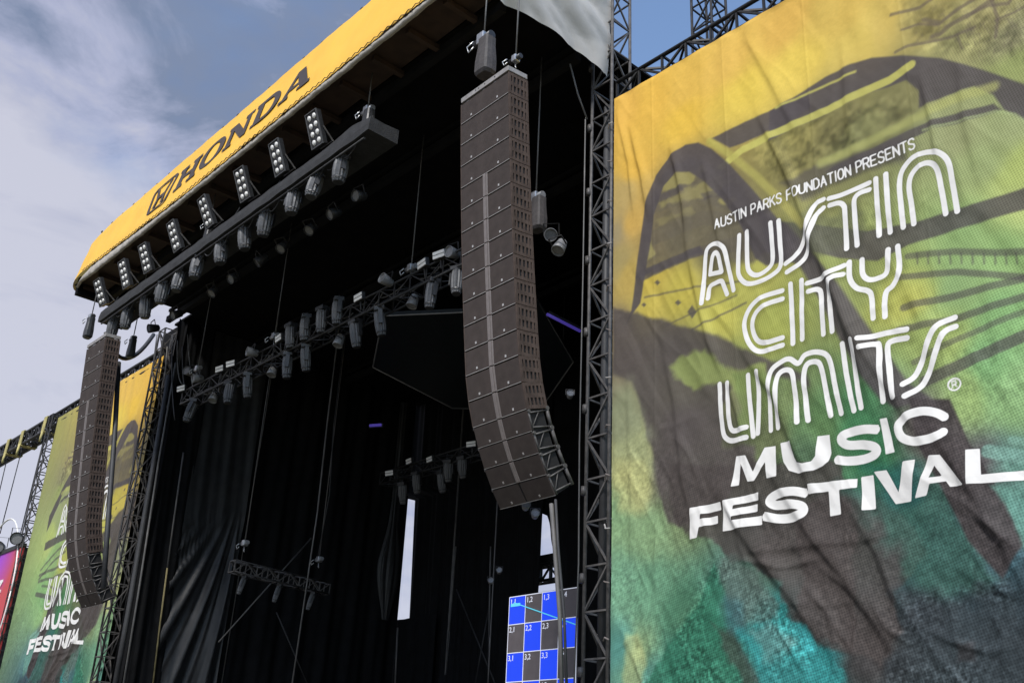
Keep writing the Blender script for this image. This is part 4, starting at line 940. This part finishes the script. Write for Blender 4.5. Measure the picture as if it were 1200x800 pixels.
# second, shadowed row behind
def par_can(label, grp, m='fixture_dark', s=1.0):
    r = empty('spot_lamp', (0, 0, 0), label, 'stage lamp', grp)
    n = 18; vs = []; prof = [(-.16, .06), (-.13, .10), (.02, .12), (.16, .135), (.17, .125), (.13, .115)]
    for y, k in prof: vs += [(k * s * math.cos(2 * math.pi * j / n), -y * s, k * s * math.sin(2 * math.pi * j / n) - 0.22 * s) for j in range(n)]
    b = MB(); b.add(vs, [(a * n + j, a * n + (j + 1) % n, (a + 1) * n + (j + 1) % n, (a + 1) * n + j) for a in range(5) for j in range(n)] + [tuple(range(n))], True); b.build('can', m, r, True)
    l_ = MB(); l_.tube([(0, -0.125 * s, -0.22 * s), (0, -0.135 * s, -0.22 * s)], 0.112 * s, 16); l_.build('lens', 'lens_dim', r, True)
    y_ = MB(); y_.bar((-.15 * s, 0, -.22 * s), (-.15 * s, 0, 0), .012, .03); y_.bar((.15 * s, 0, -.22 * s), (.15 * s, 0, 0), .012, .03); y_.bar((-.156 * s, 0, 0), (.156 * s, 0, 0), .03, .012); y_.build('bracket', 'truss_black', r, True)
    return r
pc = par_can('x', 'small spot lamps behind the ribbed row')
for i, x in enumerate([-27.8, -26.4, -24.3, -23.1, -21.8, -20.7, -19.4, -18.4, -17.3]):
    o = pc if i == 0 else dup(pc); o.location = (x, 10.35, 13.95); o.rotation_euler = (R(rnd.uniform(20, 60)), 0, R(rnd.uniform(-30, 30)))
    o['label'] = 'small shadowed spot lamp behind the ribbed row, %s from the far end' % ORD[i]

# ------------------------------------------------------------------ middle lighting truss
mt = empty('lighting_truss', (-22, 12.3, 12.3), 'long open lattice truss crossing the dark stage, hung with pale lamps', 'lighting truss', 'lighting trusses')
box_truss(mt, (-29.2, 12.42, 12.44), (-14.6, 12.42, 12.36), 0.42, 0.40, 0.62, 0.028, 0.014, 'truss_black', 'truss_black')
lm = MB(); xs = np.arange(-29, -14.8, 0.5)
for k in range(len(xs) - 1):
    sg = rnd.uniform(0.02, 0.22); a_ = Vector((xs[k], 12.22 + rnd.uniform(-.02, .35), 12.6 + rnd.uniform(-.3, .05))); b_ = Vector((xs[k + 1] + rnd.uniform(0, .5), 12.25 + rnd.uniform(0, .3), 12.55 + rnd.uniform(-.3, .1)))
    lm.tube([a_.lerp(b_, i / 6) + Vector((0, 0, -sg * 4 * (i / 6) * (1 - i / 6))) for i in range(7)], 0.014, 5)
lm.build('cable_loom', 'cable_grey', mt)
def midx(px, py, z): return at(px, py, 2, z)
m0 = hung_lamp('x', 'pale moving heads hanging from the open lattice truss', 0.27, 0.62, True, 'lamp_grey')
MH = [(229,470,0), (270,452,0), (290.5,441,0), (338,414,0), (358,404,0), (415,378,0), (443,366,0), (508,330,0), (537,318,0)]
for i, (a_, b_, q_) in enumerate(MH):
    o = m0 if i == 0 else dup(m0); p = at(a_, b_, 1, 12.3)
    o.location = (p[0], 12.28, 12.25); o.rotation_euler = (R(rnd.uniform(-14, 12)), R(rnd.uniform(-10, 6)), R(rnd.uniform(-60, 60)))
    o['label'] = 'pale lamp hanging below the open lattice truss, %s from its far end' % ORD[i]
MU = [(340,402), (358,393), (377,384), (396,373)]
for i, (a_, b_) in enumerate(MU):
    o = dup(m0); p = at(a_, b_, 1, 12.2)
    o.location = (p[0], 12.12, 12.98); o.rotation_euler = (R(4), R(rnd.uniform(-6, 4)), R(rnd.uniform(-30, 30))); o['group'] = 'pale heads on the upper chord of the lattice truss'
    o['label'] = 'pale lamp on the upper middle of the lattice truss, %s of four from left' % ORD[i]
def strobe(label):
    r = empty('strobe_bar', (0, 0, 0), label, 'strobe lamp', 'white strobe bars along the open lattice truss')
    MB().box((0, 0.05, 0), (0.36, 0.10, 0.20)).build('housing', 'fixture_dark', r, True, 0.01)
    for z in (-0.045, 0.045): MB().box((0, -0.006, z), (0.34, 0.012, 0.07)).build('light_strip', 'lamp_white', r, True)
    MB().bar((0, 0.07, -0.1), (0, 0.07, -0.32), 0.03).build('stand', 'truss_black', r, True)
    return r
s0 = strobe('x')
SB = [(212,455), (257,432), (270,426), (326,396), (419.5,348), (494,309), (514,298)]
for i, (a_, b_) in enumerate(SB):
    o = s0 if i == 0 else dup(s0); p = at(a_, b_, 1, 12.1); o.location = V(p); o.rotation_euler = (R(10), 0, R(rnd.uniform(-8, 14)))
    o['label'] = 'small white strobe bar standing on the lattice truss, %s from its far end' % ORD[i]
pm = par_can('x', 'round spots around the open lattice truss', 'fixture_pale', 1.0)
PM = [(230,443,12.1,15), (296,413,12.1,0), (455,330,12.1,-10), (245,467,12.3,70), (313,437,12.3,75), (388,403,12.3,75), (474,357,12.3,75), (222,436,12.4,0), (530,296,12.2,10)]
DS = ['beside the far end hoist', 'above the far third', 'above the near third, aimed at the crowd', 'below the far end', 'below the far third', 'below the middle', 'below the near third beside the hexagonal panel', 'at the far end, topmost', 'at the near end beside the speaker column']
for i, (a_, b_, y_, ti) in enumerate(PM):
    o = pm if i == 0 else dup(pm); p = at(a_, b_, 1, y_); o.location = V(p) + Vector((0, 0, 0.22)); o.rotation_euler = (R(ti), 0, R(rnd.uniform(-20, 30)))
    o['label'] = 'round spot on the lattice truss, ' + DS[i]
for i, (a_, b_, tx) in enumerate(((232,432,'far end'), (322,394,'middle'), (482,314,'near end'))):
    p = at(a_, b_, 1, 12.35); hoist(p, ZB + 0.5, 'chain hoist lifting the %s of the open lattice truss' % tx, False, 0.75, m='fixture_pale')
p = at(628, 232, 1, 12.35); hoist(p, ZB + 0.5, 'chain hoist in the dark between the near speaker column and near tower', True, 0.9, m='fixture_pale')
o = dup(pm); o.location = V(at(646, 262, 1, 12.2)); o.rotation_euler = (R(30), 0, R(40)); o['label'] = 'small spot in the dark gap between speaker column and near tower, upper'
o['group'] = 'small spots in the dark gap'
o = dup(pm); o.location = V(at(650, 278, 1, 12.2)); o.rotation_euler = (R(60), 0, R(10)); o['label'] = 'small spot in the dark gap between speaker column and near tower, lower'
o['group'] = 'small spots in the dark gap'

# ------------------------------------------------------------------ deeper rigging
ct = empty('lighting_truss', (-26.5, 20, 11.6), 'short dim truss of lamps deep in the stage above the pale slit', 'lighting truss', 'lighting trusses')
box_truss(ct, (-29.6, 20.2, 11.75), (-24.0, 20.2, 11.75), 0.4, 0.4, 0.6, 0.026, 0.014, 'truss_black')
DP = [(456,554,0,'far end, on the truss top'), (479,540,0,'left of the pale slit top'), (503,538,0,'above the slit'), (470,575,1,'hanging under the far end'), (486,563,1,'hanging right over the slit'), (515,562,1,'hanging under the middle'), (524,549,1,'hanging near the middle'), (540,545,1,'hanging behind the near column edge'), (552,520,0,'topmost beside the near column')]
for a_, b_, k_, tx in DP:
    o = dup(s0 if not k_ else m0); p = at(a_, b_, 1, 19.9); o.location = V(p) + Vector((0, 0, 0.35 if k_ else 0)); o.rotation_euler = (R(12), 0, R(rnd.uniform(-10, 25)))
    o['label'] = ('dim lamp on the deep stage truss, ' + tx); o['group'] = 'lamps on the deep stage truss'
wt = empty('lighting_truss', (-29, 16, 7.4), 'short side truss low in the stage wing before the blue-black drape', 'lighting truss', 'lighting trusses')
a = at(272, 663, 0, -29); b = at(383, 690, 0, -29)
box_truss(wt, a, b, 0.34, 0.34, 0.36, 0.024, 0.016, 'truss_black', 'truss_grey')
for i, (q_, tx) in enumerate(((.14, 'far'), (.50, 'middle'), (.86, 'near'))):
    o = dup(m0); p = V(a).lerp(V(b), q_); o.location = p + Vector((0, 0, -0.14)); o.scale = (.6, .6, .8);
    o['group'] = 'lamps under the side truss'; o['label'] = 'slim lamp under the low side truss, %s one of three' % ('leftmost', 'middle', 'rightmost')[i]
for a_, b_, tx in ((287, 636, 'left'), (374, 655, 'right')):
    p = at(a_, b_, 0, -29); hoist(p, ZB + 0.5, 'pale chain hoist holding the %s end of the low side truss' % tx, False, 0.75, m='fixture_pale')
# suspended dark panel with a thin pale border
hexp = [(437,430), (449,370), (541,366), (600,352), (626,345), (672,424), (640,470), (575,479), (530,478)]
hp = [V(at(a_, b_, 2, 14.0)) for a_, b_ in hexp]
hx = empty('ceiling_panel', (-22.5, 18.5, 14.0), 'large dark many-sided panel with pale edge hanging under the roof', 'ceiling panel')
mb = MB(); n = len(hp); mb.add(hp + [q + Vector((0, 0, .12)) for q in hp], [tuple(range(n)), tuple(reversed(range(n, 2 * n)))] + [(i, n + i, n + (i + 1) % n, (i + 1) % n) for i in range(n)]); mb.build('panel', 'panel_blue_black', hx)
mb = MB(); mb.tube(hp + [hp[0]], 0.022, 6); mb.build('border', 'panel_edge', hx)
for i, k in enumerate((0, 2, 5, 7)): MB().tube([hp[k].lerp(V((-22.5, 18.5, 14)), .12) + Vector((0, 0, .1)), hp[k].lerp(V((-22.5, 18.5, 14)), .12) + Vector((0, 0, 2.6))], 0.012, 6).build('suspension_wire', 'cable_dark', hx)
# coloured lamps that are switched on
def glow(a_, b_, y, ln, rot, label):
    r = empty('light_bar', at(a_, b_, 1, y), label, 'stage lamp', 'lit purple lamps'); 
    MB().box((0, 0, 0), (ln, 0.07, 0.08)).build('tube', 'purple_lamp', r, True, 0.01); MB().box((0, 0.06, 0.0), (ln + .06, 0.05, 0.12)).build('housing', 'black_plastic', r, True)
    r.rotation_euler = rot
p, q = V(at(641, 368, 1, 14.4)), V(at(680, 388, 1, 15.3)); r = empty('light_bar', p, 'lit purple light bar in the dark beside the near tower', 'stage lamp', 'lit purple lamps')
MB().tube([p, q], 0.035, 8).build('tube', 'purple_lamp', r); MB().bar(p + Vector((0, .06, .05)), q + Vector((0, .06, .05)), .04, .10).build('housing', 'black_plastic', r)
glow(440, 498, 18, 0.42, (0, 0, R(30)), 'small lit purple lamp deep in the stage left of the speaker column')
for a_, b_, y, tx in ((616, 592, 11.5, 'white work lamp right under the near speaker column'), (627, 602, 12.0, 'lower white work lamp beside the pale triangle of sky'), (585, 668, 17, 'faint lamp in the dark above the blue screen'), (575, 680, 17, 'fainter lamp left above the blue screen'), (668, 462, 13.4, 'little white lamp beside the near tower, halfway up')):
    o = dup(pm); o.location = V(at(a_, b_, 1, y)) + Vector((0, 0, .1)); o.scale = (.55, .55, .55); o.rotation_euler = (R(-10), 0, R(50)); o['label'] = tx; o['group'] = 'small white work lamps'

# ------------------------------------------------------------------ drapes
def sheet(name, m, fn, nu, nv, label, cat='stage drape', group='black stage drapes'):
    vs = [fn(i / nu, j / nv) for i in range(nu + 1) for j in range(nv + 1)]
    mb = MB(); mb.add(vs, [(i * (nv + 1) + j, (i + 1) * (nv + 1) + j, (i + 1) * (nv + 1) + j + 1, i * (nv + 1) + j + 1) for i in range(nu) for j in range(nv)], True)
    return tag(mb.build(name, m), label, cat, group)
ZT = ZB + 0.6
def pl1(s, t):     # near strip beside the tower, almost flat
    y = 13.2 + 1.6 * s; z = 1.6 + (ZT - 1.6) * t
    return (-33.0 - 0.05 * math.sin(y * 9) - 0.03 * math.sin(y * 23 + z), y, z)
sheet('stage_drape', 'drape_black', pl1, 30, 20, 'flat black drape strip next to the far tower')
def pl0(s, t):
    x = -34.9 + 2.03 * s; z = 1.6 + (ZT - 1.6) * t
    return (x, 13.48 - 0.02 * math.sin(x * 22 + z), z)
sheet('stage_drape', 'drape_black', pl0, 14, 10, 'narrow black cloth right behind the far tower lattice')
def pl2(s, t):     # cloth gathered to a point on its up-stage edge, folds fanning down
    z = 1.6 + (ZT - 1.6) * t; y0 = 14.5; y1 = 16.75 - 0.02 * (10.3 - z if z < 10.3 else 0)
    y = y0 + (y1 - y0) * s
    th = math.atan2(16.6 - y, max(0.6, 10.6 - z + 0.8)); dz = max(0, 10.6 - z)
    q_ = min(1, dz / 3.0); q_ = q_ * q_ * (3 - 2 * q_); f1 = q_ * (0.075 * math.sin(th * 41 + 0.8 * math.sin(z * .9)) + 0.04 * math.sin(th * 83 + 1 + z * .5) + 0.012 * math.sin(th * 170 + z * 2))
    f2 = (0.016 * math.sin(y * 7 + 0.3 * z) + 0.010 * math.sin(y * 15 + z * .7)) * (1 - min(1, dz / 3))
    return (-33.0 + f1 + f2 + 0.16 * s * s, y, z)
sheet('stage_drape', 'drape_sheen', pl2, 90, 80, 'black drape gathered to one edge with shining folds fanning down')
def pl3(s, t):
    y = 16.3 + 7.65 * s; z = 1.6 + (ZT - 1.6) * t
    return (-33.35 - 0.07 * math.sin(y * 5.3 + 0.2 * z) - 0.04 * math.sin(y * 12.1 - z * 0.35), y, z)
sheet('stage_drape', 'drape_black', pl3, 100, 16, 'blue-black drape of soft folds deep in the far stage wing')
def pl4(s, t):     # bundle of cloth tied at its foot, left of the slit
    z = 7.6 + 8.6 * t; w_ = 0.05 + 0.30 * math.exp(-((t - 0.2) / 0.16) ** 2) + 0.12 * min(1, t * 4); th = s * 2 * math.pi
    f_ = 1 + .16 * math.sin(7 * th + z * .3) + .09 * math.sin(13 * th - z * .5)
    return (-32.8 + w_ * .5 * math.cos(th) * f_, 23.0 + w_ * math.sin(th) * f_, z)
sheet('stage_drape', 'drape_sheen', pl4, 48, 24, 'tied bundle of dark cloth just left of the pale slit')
a0, a1 = at(486.5, 583, 1, 24.3), at(479, 722, 1, 24.3); b0_, b1_ = at(637, 600, 1, 24.3), at(631, 692, 1, 24.3)
def lerpx(p_, q_, z): return p_[0] + (q_[0] - p_[0]) * (z - p_[2]) / (q_[2] - p_[2])
def pl5(s, t):
    z = 1.6 + (ZT - 1.6) * t
    x0 = lerpx(a0, a1, min(max(z, 2), a0[2])) if z < a0[2] else a0[0] - 1.2 * min(1, (z - a0[2]) * 4)
    x1 = lerpx(b0_, b1_, z); x = x0 + (x1 - x0) * s
    return (x, 24.3 - 0.06 * math.sin(x * 6.3 + z * .12) - 0.035 * math.sin(x * 15.7 + z * .3) + 0.03 * math.sin(x * 2.1), z)
sheet('stage_drape', 'drape_black', pl5, 150, 40, 'wide black backdrop drape between the pale slit and the triangle of sky')
tri = [at(638, 603, 1, 24.4), at(643, 625, 1, 24.4), at(650, 657, 1, 24.4), at(652, 692, 1, 24.4)]
def pl6(s, t):
    z = 1.6 + (ZT - 1.6) * t
    if z >= tri[0][2]: x0 = tri[0][0] - 0.4 * min(1, (z - tri[0][2]) * 5)
    elif z >= tri[1][2]: x0 = lerpx(tri[0], tri[1], z)
    elif z >= tri[2][2]: x0 = lerpx(tri[1], tri[2], z)
    else: x0 = lerpx(tri[2], tri[3], z)
    x = x0 + (-12.8 - x0) * s
    return (x, 24.42 - 0.05 * math.sin(x * 6.9) - 0.03 * math.sin(x * 14.3 + z * .2) + 0.06, z)
sheet('stage_drape', 'drape_black', pl6, 120, 120, 'black backdrop drape at the near side, right of the triangle of sky')
def pl7(s, t):
    y = 13.9 + 10.6 * s; z = 1.6 + (ZT - 1.6) * t
    return (-12.85 - 0.07 * math.sin(y * 5.9) - 0.04 * math.sin(y * 13), y, z)
sheet('stage_drape', 'drape_black', pl7, 90, 8, 'black side drape closing the near stage wing behind the near tower')
def pl8(s, t):
    z = 1.6 + (at(477, 722, 1, 23.7)[2] - 1.6) * t; x = -34.4 + 3.4 * s
    return (x, 23.99 - 0.03 * math.sin(x * 9), z)
sheet('stage_drape', 'drape_black', pl8, 24, 6, 'low black drape across the foot of the pale slit')
mast = empty('truss_tower', (-25.2, 24.9, 0), 'distant scaffold mast standing in the triangle of sky behind the drapes', 'truss tower', GT)
pz = at(640, 660, 1, 25.2)
box_truss(mast, (pz[0] - 2.0, 25.2, pz[2] - .35), (pz[0] + 2.0, 25.2, pz[2] - .35), 0.4, 0.55, 0.5, 0.05, 0.03, 'truss_black')
MB().box((pz[0], 25.2, pz[2] + 0.12), (1.2, .5, .26)).build('platform', 'truss_black', mast)
for sx in (-1.8, 1.8): MB().tube([(pz[0] + sx, 25.2, 0), (pz[0] + sx, 25.2, pz[2])], 0.06, 8).build('leg', 'truss_black', mast)

# ------------------------------------------------------------------ test-pattern screen
XV, ZV, TWD, TH = -16.29, 5.50, 0.487, 0.557
vw = empty('video_wall', (XV + 2 * TWD, 14.5, 2.0), 'screen of blue and dark numbered squares beside the near tower foot', 'video screen')
MB().box((XV + 2 * TWD, 14.58, ZV - 3 * TH), (4 * TWD + .04, 0.14, 6 * TH + .04)).build('frame', 'black_plastic', vw)
for rr in range(6):
    for cc_ in range(4):
        x = XV + (cc_ + .5) * TWD; z = ZV - (rr + .5) * TH
        tl = MB().box((x, 14.495, z), (TWD - .022, .03, TH - .022)).build('screen_tile', 'tile_blue' if (rr + cc_) % 2 == 0 else 'tile_dark', vw)
        cu = bpy.data.curves.new('numeral', 'FONT'); cu.body = '%d,%d' % (rr + 1, cc_ + 1); cu.size = 0.15; cu.extrude = 0.002
        ob = bpy.data.objects.new('numeral', cu); COL.objects.link(ob); dg = bpy.context.evaluated_depsgraph_get(); me = bpy.data.meshes.new_from_object(ob.evaluated_get(dg)); bpy.data.objects.remove(ob)
        me.transform(Matrix.Translation((x - TWD / 2 + .035, 14.475, z + TH / 2 - .15)) @ Matrix.Rotation(math.pi / 2, 4, 'X')); me.transform(Matrix.Translation(-world_loc(tl)))
        me.materials.clear(); me.materials.append(MATS['tile_line']); nu_ = bpy.data.objects.new('numeral', me); COL.objects.link(nu_); nu_.parent = tl
gl = MB()
for k in range(5): gl.box((XV + k * TWD, 14.487, ZV - 3 * TH), (.014, .014, 6 * TH))
for k in range(7): gl.box((XV + 2 * TWD, 14.484, ZV - k * TH), (4 * TWD, .012, .014))
gl.build('grid_lines', 'tile_line', vw)
dg_ = MB(); dg_.bar((XV + .15, 14.474, ZV - .12), (XV + 4 * TWD, 14.474, ZV - .12 - .30 * 4 * TWD), .008, .02); dg_.bar((XV + .06, 14.473, ZV - .17), (XV + .34, 14.473, ZV - .17), .008, .06); dg_.build('test_line', 'tile_cyan', vw)

# ------------------------------------------------------------------ hanging cables and wires
def c_(pts, r, label, m='cable_dark', n=6, up=True, **k):
    if up and 'hanging' in label or 'dim cable' in label: pts = [(pts[0][0], pts[0][1], ZT)] + list(pts)
    return cable(pts, r, label, m, n, **k)
c_([at(215, 530, 0, -32.6), at(205, 600, 0, -32.6), at(196, 665, 0, -32.6)], 0.030, 'grey cable on the drape edge, upper part above the yellow rope', 'cable_grey')
c_([at(196, 665, 0, -32.6), at(187, 735, 0, -32.6), at(177, 820, 0, -32.6)], 0.028, 'yellowish rope running down the black drape edge', 'rope_yellow', name='rope', cat='rope')
c_([at(206, 425, 1, 13.2), at(186, 540, 1, 13.2), at(163, 690, 1, 13.2), at(140, 830, 1, 13.2)], 0.035, 'grey cable running down beside the far tower', 'cable_grey')
c_([at(198, 440, 1, 13.1), at(172, 590, 1, 13.1), at(150, 720, 1, 13.1), at(128, 840, 1, 13.1)], 0.09, 'thick black cable bundle beside the far tower', 'cable_dark', 8)
c_([at(312, 480, 1, 17), at(292, 600, 1, 17), at(258, 810, 1, 17)], 0.020, 'thin grey cable hanging left of the low side truss', 'cable_grey')
c_([at(383, 500, 1, 16.5), at(372, 600, 1, 16.5), at(341, 810, 1, 16.5)], 0.026, 'grey cable hanging past the right end of the low side truss', 'cable_grey')
c_([at(391, 500, 1, 17.5), at(386, 580, 1, 17.5), at(372, 655, 1, 17.5)], 0.018, 'thin cable hanging to the right end hoist of the low side truss', 'cable_dark')
c_([at(256, 752, 0, -31), at(365, 630, 0, -31)], 0.022, 'thin slanting stay wire rising behind the low side truss', 'cable_grey')
c_([at(324, 717, 0, -31), at(362, 805, 0, -31)], 0.020, 'thin stay wire slanting down from the low side truss', 'cable_dark')
c_([at(463, 800, 1, 22.5), at(466, 735, 1, 22.5)], 0.03, 'pale short cable below the tied cloth bundle', 'cable_grey')
c_([at(522, 790, 1, 23), at(530, 690, 1, 23), at(534, 640, 1, 23)], 0.035, 'dim cable right of the pale slit', 'cable_grey')
c_([at(572, 800, 1, 20), at(574, 690, 1, 20), at(575, 640, 1, 20)], 0.022, 'thin cable hanging left of the blue screen', 'cable_grey')
c_([at(535, 690, 1, 23.2), at(580, 800, 1, 23.2)], 0.022, 'thin stay wire slanting down toward the blue screen', 'cable_dark')
c_([at(557, 800, 1, 23.3), at(573, 712, 1, 23.3)], 0.022, 'thin stay wire slanting up toward the blue screen', 'cable_dark')
c_([at(686, 140, 1, 12.9), at(683, 330, 1, 12.9), at(679, 520, 1, 12.9), at(678, 660, 1, 12.9), at(672, 820, 1, 12.9)], 0.014, 'pale thin cable down the left side of the near tower', 'cable_grey')
c_([at(668, 75, 1, 12.4), at(677, 110, 1, 12.7), at(688, 140, 1, 12.95)], 0.02, 'short dark cable from the tarpaulin corner to the near tower', 'cable_grey')
c_([at(712, 125, 1, 13.15), at(709, 400, 1, 13.15), at(704, 830, 1, 13.15)], 0.075, 'thick black cable bundle between near tower and banner edge', 'cable_dark', 8)
for k, (a_, b_, tx) in enumerate((((12, 521), (-4, 590), 'leftmost'), ((29, 513), (0, 625), 'middle'), ((56, 495), (24, 625), 'rightmost'))):
    c_([at(*a_, 1, 13.4), at(*b_, 1, 13.4)], 0.022, 'thin wire hanging from the far header truss against sky, %s of three' % tx, 'cable_dark', up=False, group='wires under the far header truss')
for k, (a_, b_, tx) in enumerate(((55, 487, 'rightmost'), (28, 503, 'middle'), (12, 510, 'leftmost'))):
    p = at(a_, b_, 1, 13.1); mb = MB(); w_ = 0.34
    cor = [(p[0] + .05 * (q % 2), 13.42 + c1 * .35, 15.42 + c2 * .34) for q, (c1, c2) in enumerate(((-1, -1), (-1, 1), (1, 1), (1, -1)))]
    for q in range(4): mb.bar(cor[q], cor[(q + 1) % 4], w_, 0.03, (0, 1, 0) if q % 2 == 0 else (0, 0, 1))
    mb.tube([(p[0] + .1, 13.05, 15.1), (p[0] + .12, 13.02, 14.8), (p[0] + .08, 13.03, 14.62)], 0.05, 6)
    tag(mb.build('strap', 'strap'), 'pale webbing strap tied round the far header truss, %s of three' % tx, 'strap', 'straps on the far header truss')

# ------------------------------------------------------------------ red sponsor board at the far left
sb = empty('sponsor_board', (-47, 12.8, 0), 'red and purple sponsor board with white ring at the far left', 'sign')
def red_mat():
    m = bpy.data.materials.new('sponsor_print'); m.use_nodes = True; t = m.node_tree; n = t.nodes; l = t.links; b = n['Principled BSDF']; b.inputs['Roughness'].default_value = 0.5
    co = n.new('ShaderNodeTexCoord'); mp_ = n.new('ShaderNodeMapping'); mp_.inputs['Location'].default_value = (-0.62, 0, -10.0); mp_.inputs['Scale'].default_value = (1, 1, 1); l.new(co.outputs['Object'], mp_.inputs['Vector'])
    g_ = n.new('ShaderNodeTexNoise'); g_.inputs['Scale'].default_value = 0.35; l.new(mp_.outputs[0], g_.inputs['Vector'])
    ds = n.new('ShaderNodeVectorMath'); ds.operation = 'LENGTH'; l.new(mp_.outputs[0], ds.inputs[0])
    r = n.new('ShaderNodeValToRGB'); r.color_ramp.elements[0].position = 0.25; r.color_ramp.elements[0].color = (0.33, 0.04, 0.50, 1); r.color_ramp.elements[1].position = 1.0; r.color_ramp.elements[1].color = (0.50, 0.045, 0.05, 1)
    mu = n.new('ShaderNodeMath'); mu.operation = 'MULTIPLY'; mu.inputs[1].default_value = 0.42; l.new(ds.outputs['Value'], mu.inputs[0]); l.new(mu.outputs[0], r.inputs['Fac']); l.new(r.outputs['Color'], b.inputs['Base Color'])
    MATS['sponsor_print'] = m
red_mat()
tr = at(26, 640, 1, 12.9); XB1 = tr[0]; ZBt = tr[2]
MB().box((XB1 - 3.2, 12.95, ZBt / 2 + .5), (6.4, 0.12, ZBt - 1.0)).build('panel', 'sponsor_print', sb)
MB().box((XB1 - 3.2, 12.95, ZBt + .06), (6.5, 0.2, 0.16)).build('top_rail', 'board_rail', sb)
for k in (-6.2, -0.15): MB().box((XB1 + k, 13.1, ZBt / 2), (.16, .16, ZBt)).build('post', 'board_rail', sb)
ringp = at(-12, 700, 1, 12.88); e_ = at(11, 702, 1, 12.88); rr = abs(e_[0] - ringp[0])
mb = MB(); mb.tube([(ringp[0] + rr * math.cos(k * math.pi / 24), 12.87, ringp[2] + rr * 1.25 * math.sin(k * math.pi / 24)) for k in range(49)], 0.035, 6); mb.build('ring', 'lamp_white', sb)
zx, zz = at(0, 690, 1, 12.88)[0], at(0, 690, 1, 12.88)[2]
mb = MB(); mb.prism([(-.55, .27), (.05, .27), (.05, .17), (-.28, -.13), (.05, -.13), (.05, -.25), (-.55, -.25), (-.55, -.15), (-.18, .15), (-.55, .15)], (zx + .1, 12.885, zz + .1), (1, 0, 0), (0, 0, 1), (0, -1, 0), .02); mb.box((zx - .1, 12.875, zz - .34), (.55, .02, .09)); mb.build('lettering', 'lamp_white', sb)
fl = par_can('black floodlight on top of the red sponsor board, beside the slim mast', 'floodlights on the sponsor board', 'black_plastic', 1.9)
fl.location = V(at(21, 631, 1, 12.8)) + Vector((0, 0, .42)); fl.rotation_euler = (R(8), 0, R(60))
f2 = dup(fl); f2.location = V(at(-1, 641, 1, 12.8)) + Vector((0, 0, .42)); f2['label'] = 'black floodlight at the very left edge on the sponsor board'
